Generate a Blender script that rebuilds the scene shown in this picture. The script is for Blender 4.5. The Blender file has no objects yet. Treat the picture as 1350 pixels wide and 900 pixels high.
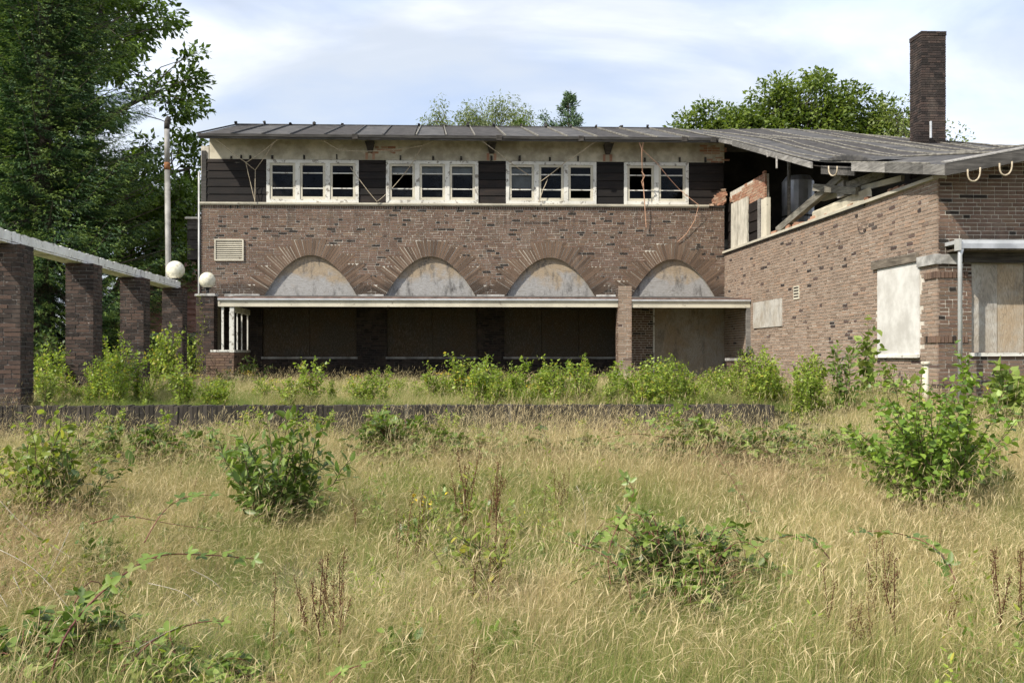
import bpy, bmesh, math, random
import numpy as np
from mathutils import Vector, Matrix, Euler
R = math.radians
random.seed(7)
rng = np.random.default_rng(11)
scene = bpy.context.scene
COL = scene.collection

# ---------------------------------------------------------------- camera
FPX, CXP, HZ, CAMZ = 1300.0, 620.0, 470.0, 1.6       # focal length and principal point in photo pixels, eye height
YAW = math.atan(50.0 / FPX)
cam_d = bpy.data.cameras.new('camera')
cam = bpy.data.objects.new('camera', cam_d)
COL.objects.link(cam)
cam_d.sensor_width = 36.0
cam_d.lens = FPX * 36.0 / 1350.0
cam_d.shift_x = (675.0 - CXP) / 1350.0
cam_d.shift_y = (HZ - 450.0) / 1350.0
cam_d.clip_start = 0.05
cam_d.clip_end = 2000.0
cam.location = (0, 0, CAMZ)
cam.rotation_euler = (R(90), 0, -YAW)
scene.camera = cam

# ---------------------------------------------------------------- sun and sky
SUN = Vector((-0.575, -0.43, 0.695)).normalized()      # direction towards the sun
SUN_EL = math.asin(SUN.z)
SUN_AZ = math.atan2(SUN.x, SUN.y)
sd = bpy.data.lights.new('sun', 'SUN')
sd.energy = 4.9
sd.angle = R(0.6)
sd.color = (1.0, 0.935, 0.82)
so = bpy.data.objects.new('sun', sd)
so.rotation_euler = (-SUN).to_track_quat('-Z', 'Y').to_euler()
so.location = (-30, -30, 40)
COL.objects.link(so)

world = bpy.data.worlds.new('World')
scene.world = world
world.use_nodes = True
wn = world.node_tree
wn.nodes.clear()
def WN(t, **kw):
    n = wn.nodes.new(t)
    for k, v in kw.items():
        setattr(n, k, v)
    return n
sky = WN('ShaderNodeTexSky', sky_type='NISHITA', sun_disc=False, sun_elevation=SUN_EL, sun_rotation=SUN_AZ,
         air_density=1.0, dust_density=1.2, ozone_density=1.2)
tc = WN('ShaderNodeTexCoord')
sep = WN('ShaderNodeSeparateXYZ')
wn.links.new(tc.outputs['Generated'], sep.inputs[0])
def wmath(op, a, b=None, clamp=False):
    n = WN('ShaderNodeMath', operation=op, use_clamp=clamp)
    for i, v in enumerate((a, b)):
        if v is None: continue
        if isinstance(v, (int, float)): n.inputs[i].default_value = v
        else: wn.links.new(v, n.inputs[i])
    return n.outputs[0]
zz = wmath('ADD', wmath('ABSOLUTE', sep.outputs[2]), 0.22)     # clouds on a flat layer overhead
cmb = WN('ShaderNodeCombineXYZ')
wn.links.new(wmath('DIVIDE', sep.outputs[0], zz), cmb.inputs[0])
wn.links.new(wmath('DIVIDE', sep.outputs[1], zz), cmb.inputs[1])
cn = WN('ShaderNodeTexNoise')
cn.inputs['Scale'].default_value = 1.25
cn.inputs['Detail'].default_value = 7
cn.inputs['Roughness'].default_value = 0.52
cn.inputs['Distortion'].default_value = 0.6
mp = WN('ShaderNodeMapping')
mp.inputs['Location'].default_value = (3.1, 0.4, 0)
mp.inputs['Rotation'].default_value = (0, 0, R(24))
mp.inputs['Scale'].default_value = (0.95, 1.3, 1)
wn.links.new(cmb.outputs[0], mp.inputs[0])
wn.links.new(mp.outputs[0], cn.inputs['Vector'])
cr = WN('ShaderNodeMapRange', interpolation_type='SMOOTHSTEP')
cr.inputs['From Min'].default_value = 0.36
cr.inputs['From Max'].default_value = 0.66
cr.inputs['To Min'].default_value = 0.5
cr.inputs['To Max'].default_value = 0.95
wn.links.new(cn.outputs[0], cr.inputs[0])
# second layer: slightly grey cloud bellies
cn2 = WN('ShaderNodeTexNoise')
cn2.inputs['Scale'].default_value = 2.2
cn2.inputs['Detail'].default_value = 5
wn.links.new(mp.outputs[0], cn2.inputs['Vector'])
gr = WN('ShaderNodeValToRGB')
gr.color_ramp.elements[0].position = 0.36
gr.color_ramp.elements[0].color = (7.4, 8.4, 10.6, 1)
gr.color_ramp.elements[1].position = 0.6
gr.color_ramp.elements[1].color = (9.5, 9.8, 10.3, 1)
wn.links.new(cn2.outputs[0], gr.inputs[0])
wmix = WN('ShaderNodeMix', data_type='RGBA')
wn.links.new(cr.outputs[0], wmix.inputs[0])
wn.links.new(sky.outputs[0], wmix.inputs[6])
wn.links.new(gr.outputs[0], wmix.inputs[7])
bg = WN('ShaderNodeBackground')
bg.inputs['Strength'].default_value = 0.092
wo = WN('ShaderNodeOutputWorld')
wn.links.new(wmix.outputs[2], bg.inputs[0])
wn.links.new(bg.outputs[0], wo.inputs[0])

vs = scene.view_settings
vs.view_transform = 'Standard'
vs.look = 'None'
vs.gamma = 1.0
vs.use_curve_mapping = False
vs.exposure = 0.5
scene.cycles.use_denoising = True
scene.cycles.max_bounces = 5
scene.cycles.diffuse_bounces = 3
scene.cycles.glossy_bounces = 2
scene.cycles.transmission_bounces = 3
scene.cycles.use_adaptive_sampling = True
scene.cycles.adaptive_threshold = 0.025
scene.cycles.transparent_max_bounces = 6

# ---------------------------------------------------------------- photo pixel -> point helpers
def _dir(px, py):
    a = (px - CXP) / FPX
    b = (HZ - py) / FPX
    return math.sin(YAW) + a * math.cos(YAW), math.cos(YAW) - a * math.sin(YAW), b
def at(px, py, Y):
    dx, dy, dz = _dir(px, py)
    t = Y / dy
    return Vector((t * dx, Y, CAMZ + t * dz))
def atx(px, py, X):
    dx, dy, dz = _dir(px, py)
    t = X / dx
    return Vector((X, t * dy, CAMZ + t * dz))
def sstep(a, b, x):
    t = min(max((x - a) / (b - a), 0), 1)
    return t * t * (3 - 2 * t)
TERR = 0.90
WALL_Y = 13.0
WALL_X1 = at(1022, 533, WALL_Y).x
WEST_X = at(955, 400, 26).x                              # plane of the wing's long wall
CORN_Y = atx(1235, 300, WEST_X).y                       # wing corner
def ground_h(x, y):
    lawn = 0.43 * sstep(5.5, 12.8, y)
    k = sstep(WALL_X1 + 0.0, WALL_X1 + 0.5, x)
    step = 0.0 if y < WALL_Y + 0.12 else 1.0
    slope = sstep(WALL_Y - 1.2, WALL_Y + 2.0, y)
    s = step * (1 - k) + slope * k
    return lawn * (1 - s) + TERR * s
def gp(px, py):
    Y = 8.0
    for _ in range(30):
        p = at(px, py, Y)
        h = ground_h(p.x, Y)
        Y = Y * 0.5 + 0.5 * min(max((CAMZ - h) * FPX / max(py - HZ, 8), 2), 40)
    p = at(px, py, Y)
    return Vector((p.x, Y, ground_h(p.x, Y)))

# ---------------------------------------------------------------- object helpers
WLOC = {}
def thing(name, label, cat, loc=(0, 0, 0), group=None, rz=0.0, scale=1.0):
    o = bpy.data.objects.new(name, None)
    o.empty_display_size = 0.2
    o.location = loc
    o.rotation_euler = (0, 0, rz)
    o.scale = (scale,) * 3
    COL.objects.link(o)
    o['label'] = label
    o['category'] = cat
    if group: o['group'] = group
    WLOC[o.name] = Vector(loc)
    return o
def link(name, me, parent=None, local=False, loc=None, rot=None, scale=None):
    o = bpy.data.objects.new(name, me)
    COL.objects.link(o)
    if parent is not None:
        o.parent = parent
        if not local and parent.name in WLOC:
            o.matrix_parent_inverse = Matrix.Translation(-WLOC[parent.name])
    if loc is not None: o.location = loc
    if rot is not None: o.rotation_euler = rot
    if scale is not None: o.scale = scale
    return o
def tag(o, label=None, cat=None, group=None, kind=None):
    for k, v in (('label', label), ('category', cat), ('group', group), ('kind', kind)):
        if v: o[k] = v
    return o

class MB:
    """collects polygons, then links them as one mesh"""
    def __init__(s):
        s.v, s.f = [], []
    def poly(s, pts):
        n = len(s.v)
        s.v += [tuple(p) for p in pts]
        s.f.append(tuple(range(n, n + len(pts))))
    def box(s, a, b, j=0.0):
        (x0, y0, z0), (x1, y1, z1) = a, b
        n = len(s.v)
        q = lambda: random.uniform(-j, j) if j else 0
        for x, y, z in ((x0, y0, z0), (x1, y0, z0), (x1, y1, z0), (x0, y1, z0), (x0, y0, z1), (x1, y0, z1), (x1, y1, z1), (x0, y1, z1)):
            s.v.append((x + q(), y + q(), z + q()))
        for f in ((3, 2, 1, 0), (4, 5, 6, 7), (0, 1, 5, 4), (1, 2, 6, 5), (2, 3, 7, 6), (3, 0, 4, 7)):
            s.f.append(tuple(n + i for i in f))
        return s
    def obox(s, o, u, v, w):
        """box from corner o along the vectors u, v, w"""
        n = len(s.v)
        o, u, v, w = map(Vector, (o, u, v, w))
        for p in (o, o + u, o + u + v, o + v, o + w, o + u + w, o + u + v + w, o + v + w):
            s.v.append(tuple(p))
        fl = ((3, 2, 1, 0), (4, 5, 6, 7), (0, 1, 5, 4), (1, 2, 6, 5), (2, 3, 7, 6), (3, 0, 4, 7))
        flip = u.cross(v).dot(w) < 0
        for f in fl:
            s.f.append(tuple(n + i for i in (f[::-1] if flip else f)))
        return s
    def bar(s, a, b, w, h, up=(0, 0, 1)):
        """squared timber from a to b"""
        a, b, up = Vector(a), Vector(b), Vector(up)
        d = (b - a)
        side = d.cross(up).normalized()
        u2 = side.cross(d).normalized()
        return s.obox(a - side * w / 2 - u2 * h / 2, d, side * w, u2 * h)
    def tube(s, pts, r, n=8, cap=True):
        pts = [Vector(p) for p in pts]
        rs = r if hasattr(r, '__len__') else [r] * len(pts)
        base = len(s.v)
        up0 = None
        for i, p in enumerate(pts):
            d = (pts[min(i + 1, len(pts) - 1)] - pts[max(i - 1, 0)])
            if d.length < 1e-9: d = Vector((0, 0, 1))
            d.normalize()
            if up0 is None:
                up0 = Vector((1, 0, 0)) if abs(d.x) < 0.8 else Vector((0, 1, 0))
            a = (up0 - d * up0.dot(d)).normalized()
            up0 = a
            b = d.cross(a)
            for k in range(n):
                t = 2 * math.pi * k / n
                s.v.append(tuple(p + (a * math.cos(t) + b * math.sin(t)) * rs[i]))
        for i in range(len(pts) - 1):
            for k in range(n):
                k2 = (k + 1) % n
                s.f.append((base + i * n + k, base + i * n + k2, base + (i + 1) * n + k2, base + (i + 1) * n + k))
        if cap:
            s.f.append(tuple(base + k for k in range(n))[::-1])
            s.f.append(tuple(base + (len(pts) - 1) * n + k for k in range(n)))
        return s
    def sphere(s, c, r, nu=16, nv=10, sz=1.0):
        base = len(s.v)
        c = Vector(c)
        for i in range(nv + 1):
            t = math.pi * i / nv
            for k in range(nu):
                p = 2 * math.pi * k / nu
                s.v.append((c.x + r * math.sin(t) * math.cos(p), c.y + r * math.sin(t) * math.sin(p), c.z + r * sz * math.cos(t)))
        for i in range(nv):
            for k in range(nu):
                k2 = (k + 1) % nu
                s.f.append((base + i * nu + k, base + (i + 1) * nu + k, base + (i + 1) * nu + k2, base + i * nu + k2))
        return s
    def mesh(s, name, m, smooth=False):
        me = bpy.data.meshes.new(name)
        me.from_pydata(s.v, [], s.f)
        if m: me.materials.append(m)
        if smooth:
            me.polygons.foreach_set('use_smooth', [True] * len(me.polygons))
        me.update()
        return me
    def build(s, name, m, parent=None, smooth=False, kind=None, label=None, local=False):
        o = link(name, s.mesh(name, m, smooth), parent, local)
        if kind: o['kind'] = kind
        if label: o['label'] = label
        return o

# ---------------------------------------------------------------- materials
class Mat:
    def __init__(s, name):
        s.m = bpy.data.materials.new(name)
        s.m.use_nodes = True
        s.t = s.m.node_tree
        s.t.nodes.clear()
        s.out = s.t.nodes.new('ShaderNodeOutputMaterial')
    def n(s, typ, ins=None, **kw):
        nd = s.t.nodes.new('ShaderNode' + typ)
        for k, v in kw.items(): setattr(nd, k, v)
        for k, v in (ins or {}).items(): s.set(nd.inputs[k], v)
        return nd
    def set(s, sock, v):
        if isinstance(v, bpy.types.NodeSocket): s.t.links.new(v, sock)
        elif isinstance(v, tuple) and len(v) == 3 and sock.type == 'RGBA': sock.default_value = (*v, 1)
        else: sock.default_value = v
    def math(s, op, a, b=0.0, clamp=False):
        return s.n('Math', {0: a, 1: b}, operation=op, use_clamp=clamp).outputs[0]
    def mix(s, f, a, b, mode='MIX'):
        nd = s.n('Mix', data_type='RGBA', blend_type=mode)
        s.set(nd.inputs[0], f); s.set(nd.inputs[6], a); s.set(nd.inputs[7], b)
        return nd.outputs[2]
    def rng(s, v, a, b, c=0.0, d=1.0, smooth=True):
        nd = s.n('MapRange', {0: v, 1: a, 2: b, 3: c, 4: d}, interpolation_type='SMOOTHSTEP' if smooth else 'LINEAR')
        return nd.outputs[0]
    def noise(s, vec, scale, detail=4, rough=0.55, dist=0.0, col=False):
        nd = s.n('TexNoise', {'Scale': scale, 'Detail': detail, 'Roughness': rough, 'Distortion': dist})
        if vec is not None: s.set(nd.inputs['Vector'], vec)
        return nd.outputs[1 if col else 0]
    def pos(s): return s.n('NewGeometry').outputs['Position']
    def mapped(s, vec, scale=(1, 1, 1), loc=(0, 0, 0), rot=(0, 0, 0)):
        nd = s.n('Mapping', {'Scale': scale, 'Location': loc, 'Rotation': rot})
        s.set(nd.inputs[0], vec)
        return nd.outputs[0]
    def ramp(s, f, stops, const=False):
        nd = s.n('ValToRGB')
        cr_ = nd.color_ramp
        if const: cr_.interpolation = 'CONSTANT'
        while len(cr_.elements) < len(stops): cr_.elements.new(0.5)
        for e, (p, c) in zip(cr_.elements, stops):
            e.position = p; e.color = (*c, 1)
        s.set(nd.inputs[0], f)
        return nd.outputs[0]
    def bump(s, h, strength=0.3, dist=0.01):
        return s.n('Bump', {'Height': h, 'Strength': strength, 'Distance': dist}).outputs[0]
    def principled(s, col, rough=0.8, normal=None, metal=0.0, spec=0.3):
        b = s.n('BsdfPrincipled', {'Base Color': col, 'Roughness': rough, 'Metallic': metal, 'Specular IOR Level': spec})
        if normal is not None: s.set(b.inputs['Normal'], normal)
        s.t.links.new(b.outputs[0], s.out.inputs[0])
        return b

def m_brick(name, stops, dirt=0.5, efflo=0.0, soot=None, tone=1.0):
    a = Mat(name)
    rnd = a.math('FRACT', a.math('ADD', a.n('NewGeometry').outputs['Random Per Island'], a.n('ObjectInfo').outputs['Random']))
    c = a.ramp(rnd, stops)
    p = a.pos()
    fine = a.noise(p, 70, 5, 0.65)
    c = a.mix(a.rng(fine, 0.3, 0.75), a.mix(1.0, c, (0.62, 0.62, 0.62), 'MULTIPLY'), c)
    big = a.noise(p, 1.1, 5, 0.6)
    c = a.mix(a.math('MULTIPLY', a.rng(big, 0.45, 0.72), dirt), c, (0.035, 0.03, 0.026))
    big2 = a.noise(a.mapped(p, (1, 1, 0.45), (9, 3, 1)), 2.1, 4, 0.6)
    c = a.mix(a.math('MULTIPLY', a.rng(big2, 0.5, 0.75), 0.16), c, (0.33, 0.27, 0.22))
    if efflo:
        e = a.noise(p, 13, 6, 0.7)
        c = a.mix(a.math('MULTIPLY', a.rng(e, 0.62, 0.72), efflo), c, (0.55, 0.53, 0.5))
    if soot:
        c = soot(a, p, c)
    a.principled(c, 0.88, a.bump(fine, 0.5, 0.006), spec=0.2)
    return a.m
def m_plain(name, c1, c2, scale=6.0, rough=0.85, bump=0.2, stretch=(1, 1, 1), metal=0.0, spec=0.3, lo=0.35, hi=0.68, detail=6):
    a = Mat(name)
    p = a.mapped(a.pos(), stretch)
    f = a.noise(p, scale, detail, 0.62)
    a.principled(a.mix(a.rng(f, lo, hi), c1, c2), rough, a.bump(f, bump, 0.01) if bump else None, metal, spec)
    return a.m
def m_wood(name, c1, c2, axis='X', scale=1.0, rough=0.85, per=0.35):
    """weathered timber with grain along an axis and a tone of its own for each piece"""
    a = Mat(name)
    st = {'X': (0.6, 9, 9), 'Y': (9, 0.6, 9), 'Z': (9, 9, 0.6)}[axis]
    rnd = a.math('FRACT', a.math('ADD', a.n('NewGeometry').outputs['Random Per Island'], a.n('ObjectInfo').outputs['Random']))
    off = a.n('CombineXYZ', {0: a.math('MULTIPLY', rnd, 7.0), 1: a.math('MULTIPLY', rnd, 3.0), 2: rnd}).outputs[0]
    p = a.n('VectorMath', {0: a.pos(), 1: off}, operation='ADD').outputs[0]
    g = a.noise(a.mapped(p, st), 3.5 * scale, 7, 0.65, 0.6)
    b = a.noise(p, 2.5, 4)
    c = a.mix(a.rng(g, 0.33, 0.68), c1, c2)
    c = a.mix(a.math('MULTIPLY', a.rng(b, 0.4, 0.7), 0.5), c, tuple(x * 0.45 for x in c1))
    c = a.mix(1.0, c, a.n('CombineColor', {0: a.rng(rnd, 0, 1, 1 - per, 1 + per), 1: a.rng(rnd, 0, 1, 1 - per, 1 + per), 2: a.rng(rnd, 0, 1, 1 - per, 1 + per)}).outputs[0], 'MULTIPLY')
    a.principled(c, rough, a.bump(g, 0.45, 0.008))
    return a.m
def m_paint(name, paint, under, amount=0.5, scale=9.0, streak=(1, 1, 1)):
    """old paint flaking off to what lies beneath"""
    a = Mat(name)
    p = a.pos()
    f = a.noise(a.mapped(p, streak), scale, 8, 0.7, 0.3)
    d = a.noise(p, 1.6, 5, 0.6)
    c = a.mix(a.rng(d, 0.35, 0.75), paint, tuple(x * 0.72 for x in paint))
    k = a.rng(f, amount, amount + 0.06)
    c = a.mix(k, c, under)
    a.principled(c, 0.7, a.bump(a.math('SUBTRACT', 1.0, k), 0.5, 0.004))
    return a.m
def m_ply(name, warm, grey, vertical=False, wet=0.5, zsplit=None):
    """weathered plywood: swirling rotary-cut grain, bleached and water stained"""
    a = Mat(name)
    p = a.pos()
    st = (5.5, 5.5, 0.9) if vertical else (0.9, 0.9, 5.5)
    w = a.noise(a.mapped(p, st), 1.3, 3, 0.5, 1.2)
    rings = a.math('FRACT', a.math('MULTIPLY', w, 16.0))
    rings = a.rng(a.math('ABSOLUTE', a.math('SUBTRACT', rings, 0.5)), 0.0, 0.32)
    patch = a.noise(p, 1.7, 6, 0.65, 0.4)
    if zsplit is not None:
        z = a.n('SeparateXYZ', {0: p}).outputs[2]
        patch = a.math('ADD', patch, a.math('MULTIPLY', a.math('SUBTRACT', zsplit, z), 0.55))
    base = a.mix(a.rng(patch, 0.38, 0.62), warm, grey)
    base = a.mix(a.math('MULTIPLY', a.math('SUBTRACT', 1.0, rings), 0.42), base, tuple(x * 0.35 for x in warm))
    st2 = a.noise(a.mapped(p, (2.2, 2.2, 0.8), (5, 2, 8)), 1.9, 6, 0.7)
    base = a.mix(a.math('MULTIPLY', a.rng(st2, 0.48, 0.7), wet), base, (0.06, 0.057, 0.055))
    fine = a.noise(a.mapped(p, (30, 30, 4) if vertical else (4, 4, 30)), 4, 4, 0.6)
    base = a.mix(a.math('MULTIPLY', a.rng(fine, 0.5, 0.75), 0.25), base, (0.7, 0.68, 0.64))
    a.principled(base, 0.8, a.bump(fine, 0.15, 0.004))
    return a.m
def m_leaf(name, c1, c2, c3=None, trans=0.4, rough=0.45, spec=0.4):
    """leaf tissue: tone of its own for each leaf, light passing through"""
    a = Mat(name)
    at_ = a.n('Attribute', attribute_name='tone').outputs['Fac']
    o = a.n('ObjectInfo').outputs['Random']
    f = a.math('FRACT', a.math('ADD', at_, o))
    stops = [(0.0, c1), (0.92 if c3 else 1.0, c2)] + ([(0.985, c3)] if c3 else [])
    c = a.ramp(f, stops)
    p = a.n('BsdfPrincipled', {'Base Color': c, 'Roughness': rough, 'Specular IOR Level': spec})
    tc_ = a.mix(1.0, c, (1.25, 1.3, 0.7), 'MULTIPLY')
    tr = a.n('BsdfTranslucent', {'Color': tc_})
    mx = a.n('MixShader', {0: trans, 1: p.outputs[0], 2: tr.outputs[0]})
    a.t.links.new(mx.outputs[0], a.out.inputs[0])
    return a.m

# soot, moss and damp with a shape of their own, at the arch feet and by the canopy end
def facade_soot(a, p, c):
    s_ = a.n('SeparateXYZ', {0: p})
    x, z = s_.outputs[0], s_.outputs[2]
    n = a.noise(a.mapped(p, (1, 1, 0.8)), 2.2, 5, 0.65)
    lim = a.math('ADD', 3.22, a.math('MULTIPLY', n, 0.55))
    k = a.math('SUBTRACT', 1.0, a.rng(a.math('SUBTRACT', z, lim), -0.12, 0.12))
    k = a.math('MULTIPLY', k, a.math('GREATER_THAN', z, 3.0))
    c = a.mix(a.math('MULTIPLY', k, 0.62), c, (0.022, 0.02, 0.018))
    # rain runs below the sill
    run = a.noise(a.mapped(p, (3.2, 3.2, 0.18), (1, 0, 4)), 1.6, 5, 0.65)
    near = a.rng(z, 4.3, 5.6)
    c = a.mix(a.math('MULTIPLY', a.math('MULTIPLY', a.rng(run, 0.5, 0.68), near), 0.55), c, (0.035, 0.031, 0.028))
    lime = a.noise(a.mapped(p, (2.4, 2.4, 0.3), (7, 0, 2)), 1.9, 5, 0.65)
    return a.mix(a.math('MULTIPLY', a.rng(lime, 0.58, 0.72), 0.14), c, (0.36, 0.33, 0.29))
B_FAC = [(0.0, (0.03, 0.025, 0.022)), (0.05, (0.042, 0.033, 0.028)), (0.09, (0.145, 0.094, 0.070)), (0.35, (0.18, 0.117, 0.087)), (0.6, (0.202, 0.132, 0.099)), (0.82, (0.163, 0.117, 0.086)), (1.0, (0.215, 0.14, 0.095))]
B_ARCH = [(0.0, (0.105, 0.072, 0.052)), (0.3, (0.15, 0.102, 0.072)), (1.0, (0.19, 0.129, 0.091))]
B_WING = [(0.0, (0.04, 0.032, 0.03)), (0.025, (0.12, 0.08, 0.07)), (0.06, (0.28, 0.205, 0.155)), (0.4, (0.325, 0.242, 0.186)), (0.75, (0.36, 0.273, 0.212)), (1.0, (0.375, 0.258, 0.186))]
B_PERG = [(0.0, (0.026, 0.021, 0.019)), (0.4, (0.058, 0.042, 0.036)), (0.8, (0.082, 0.056, 0.046)), (1.0, (0.11, 0.07, 0.054))]
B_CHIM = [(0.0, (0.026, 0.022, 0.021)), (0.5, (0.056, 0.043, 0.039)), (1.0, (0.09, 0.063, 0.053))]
B_RAW = [(0.0, (0.34, 0.16, 0.10)), (0.5, (0.44, 0.25, 0.165)), (1.0, (0.5, 0.36, 0.26))]
MT = {}
MT['brick'] = m_brick('facade_brick', B_FAC, 0.2, 0.06, facade_soot)
MT['brick_arch'] = m_brick('arch_brick', B_ARCH, 0.2, 0.06, facade_soot)
MT['brick_wing'] = m_brick('wing_brick', B_WING, 0.16, 0.1)  # paler copy of the brick, sunlight painted in for the lit faces
MT['brick_perg'] = m_brick('pergola_brick', B_PERG, 0.45, 0.6)
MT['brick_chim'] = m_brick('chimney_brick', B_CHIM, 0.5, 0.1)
MT['brick_raw'] = m_brick('broken_orange_brick', B_RAW, 0.2, 0.35)
MT['mortar'] = m_plain('pale_mortar', (0.40, 0.37, 0.315), (0.58, 0.54, 0.47), 14, 0.95, 0.5)
MT['mortar_dark'] = m_plain('dark_mortar', (0.06, 0.055, 0.05), (0.19, 0.175, 0.16), 12, 0.95, 0.5)
MT['mortar_soot_shade'] = m_plain('sooty_shade_mortar', (0.035, 0.032, 0.03), (0.1, 0.09, 0.08), 8, 0.95, 0.5)  # soot on the chimney; on the loggia wall it paints deep shade
MT['plaster'] = m_plain('old_cream_plaster', (0.30, 0.27, 0.205), (0.54, 0.495, 0.39), 2.4, 0.95, 0.25)
MT['felt'] = m_plain('roofing_felt', (0.045, 0.043, 0.043), (0.085, 0.08, 0.078), 5, 0.95, 0.3, spec=0.05)
MT['felt_old'] = m_plain('roofing_felt_worn', (0.04, 0.039, 0.04), (0.10, 0.094, 0.088), 3.2, 0.85, 0.3)
MT['seam'] = m_plain('felt_seam_batten', (0.10, 0.094, 0.082), (0.25, 0.235, 0.20), 9, 0.9, 0.4)
MT['seam_dark'] = m_plain('felt_seam_dark', (0.035, 0.034, 0.034), (0.08, 0.076, 0.072), 7, 0.85, 0.4)
MT['fascia'] = m_wood('grey_fascia_board', (0.16, 0.15, 0.138), (0.35, 0.33, 0.305), 'X', 1.0)
MT['fascia_y'] = m_wood('grey_eave_board', (0.11, 0.104, 0.096), (0.27, 0.258, 0.24), 'Y', 1.0)
MT['fascia_dark'] = m_wood('dark_fascia_board', (0.035, 0.033, 0.03), (0.10, 0.093, 0.086), 'X', 1.0)
MT['dark_wood'] = m_wood('tarred_plank', (0.006, 0.0045, 0.004), (0.018, 0.012, 0.009), 'X', 1.0, 0.75, 0.5)
MT['timber'] = m_wood('weathered_timber', (0.13, 0.118, 0.095), (0.33, 0.31, 0.26), 'Y', 1.0)
MT['timber_z'] = m_wood('bleached_plank', (0.32, 0.295, 0.24), (0.60, 0.57, 0.49), 'Z', 1.0, 0.85, 0.15)
MT['black_timber'] = m_wood('black_lintel', (0.02, 0.018, 0.016), (0.07, 0.062, 0.055), 'X')
MT['lintel'] = m_wood('brown_lintel', (0.055, 0.045, 0.035), (0.17, 0.145, 0.115), 'Y')
MT['white'] = m_paint('flaking_white_paint', (0.66, 0.645, 0.59), (0.24, 0.22, 0.19), 0.54, 7.5)
MT['cream'] = m_paint('old_cream_paint', (0.55, 0.51, 0.41), (0.23, 0.2, 0.16), 0.6, 10)
MT['sill'] = m_paint('cream_sill', (0.47, 0.435, 0.35), (0.2, 0.18, 0.15), 0.61, 8)
MT['pipe_white'] = m_plain('pale_plastic', (0.32, 0.32, 0.31), (0.45, 0.45, 0.44), 4, 0.5, 0.1)
MT['beam_white'] = m_paint('flaking_white_beam', (0.78, 0.77, 0.73), (0.33, 0.315, 0.285), 0.56, 7.0)
MT['ply_arch'] = m_ply('arch_plywood', (0.30, 0.235, 0.16), (0.29, 0.285, 0.28), False, 0.95, 3.7)
MT['ply'] = m_ply('door_plywood', (0.33, 0.255, 0.17), (0.36, 0.32, 0.26), True, 0.5)
MT['ply_shaded'] = m_ply('window_plywood', (0.085, 0.058, 0.032), (0.075, 0.06, 0.042), True, 0.45)  # boards darkened so the colour carries the shade under the canopy
MT['ply_grey'] = m_ply('grey_plywood', (0.33, 0.29, 0.235), (0.46, 0.44, 0.40), True, 0.4)
MT['ply_pale'] = m_plain('whitewashed_board', (0.42, 0.405, 0.375), (0.60, 0.59, 0.56), 2.0, 0.85, 0.1)
MT['concrete'] = m_plain('concrete', (0.2, 0.195, 0.185), (0.46, 0.45, 0.43), 5, 0.9, 0.4)
MT['metal'] = m_plain('galvanised_metal', (0.33, 0.34, 0.36), (0.5, 0.51, 0.53), 3, 0.42, 0.05, metal=0.5)
MT['flue'] = m_plain('dull_flue_metal', (0.15, 0.145, 0.135), (0.30, 0.29, 0.275), 2.5, 0.6, 0.05)
MT['alu'] = m_plain('pale_aluminium', (0.46, 0.47, 0.48), (0.6, 0.61, 0.62), 3, 0.4, 0.05, metal=0.4)
MT['rust'] = m_plain('rusty_band', (0.1, 0.04, 0.015), (0.3, 0.14, 0.06), 9, 0.85, 0.4)
MT['black_metal'] = m_plain('black_metal', (0.012, 0.012, 0.012), (0.03, 0.03, 0.03), 9, 0.5, 0.1)
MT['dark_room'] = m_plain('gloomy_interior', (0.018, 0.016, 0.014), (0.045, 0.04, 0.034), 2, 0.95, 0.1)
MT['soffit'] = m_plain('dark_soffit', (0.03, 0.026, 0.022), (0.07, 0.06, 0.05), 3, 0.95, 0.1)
MT['rust_edge'] = m_plain('red_brown_roof_edge', (0.09, 0.055, 0.045), (0.2, 0.13, 0.105), 5, 0.9, 0.3)
MT['rope'] = m_plain('tan_cable', (0.30, 0.25, 0.175), (0.48, 0.41, 0.31), 30, 0.8, 0)
MT['rope_red'] = m_plain('salmon_cable', (0.36, 0.20, 0.125), (0.52, 0.33, 0.23), 30, 0.8, 0)
MT['tile_red'] = m_plain('red_roof_tile', (0.36, 0.18, 0.135), (0.52, 0.30, 0.235), 6, 0.9, 0.3)
MT['render'] = m_plain('shaded_render', (0.10, 0.09, 0.075), (0.2, 0.18, 0.15), 4, 0.9, 0.2)
MT['bark'] = m_plain('bark', (0.045, 0.037, 0.03), (0.13, 0.11, 0.09), 9, 0.95, 0.6, (1, 1, 0.25))
MT['bark_pale'] = m_plain('pale_bark', (0.14, 0.13, 0.12), (0.42, 0.40, 0.37), 5, 0.9, 0.4)
MT['twig'] = m_plain('green_brown_twig', (0.07, 0.055, 0.028), (0.15, 0.12, 0.06), 12, 0.8, 0)
MT['cane'] = m_plain('red_bramble_cane', (0.075, 0.022, 0.02), (0.19, 0.075, 0.05), 9, 0.6, 0)
MT['deadwood'] = m_plain('bleached_dead_twig', (0.2, 0.175, 0.135), (0.36, 0.325, 0.265), 9, 0.9, 0)
MT['soil'] = None
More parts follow.
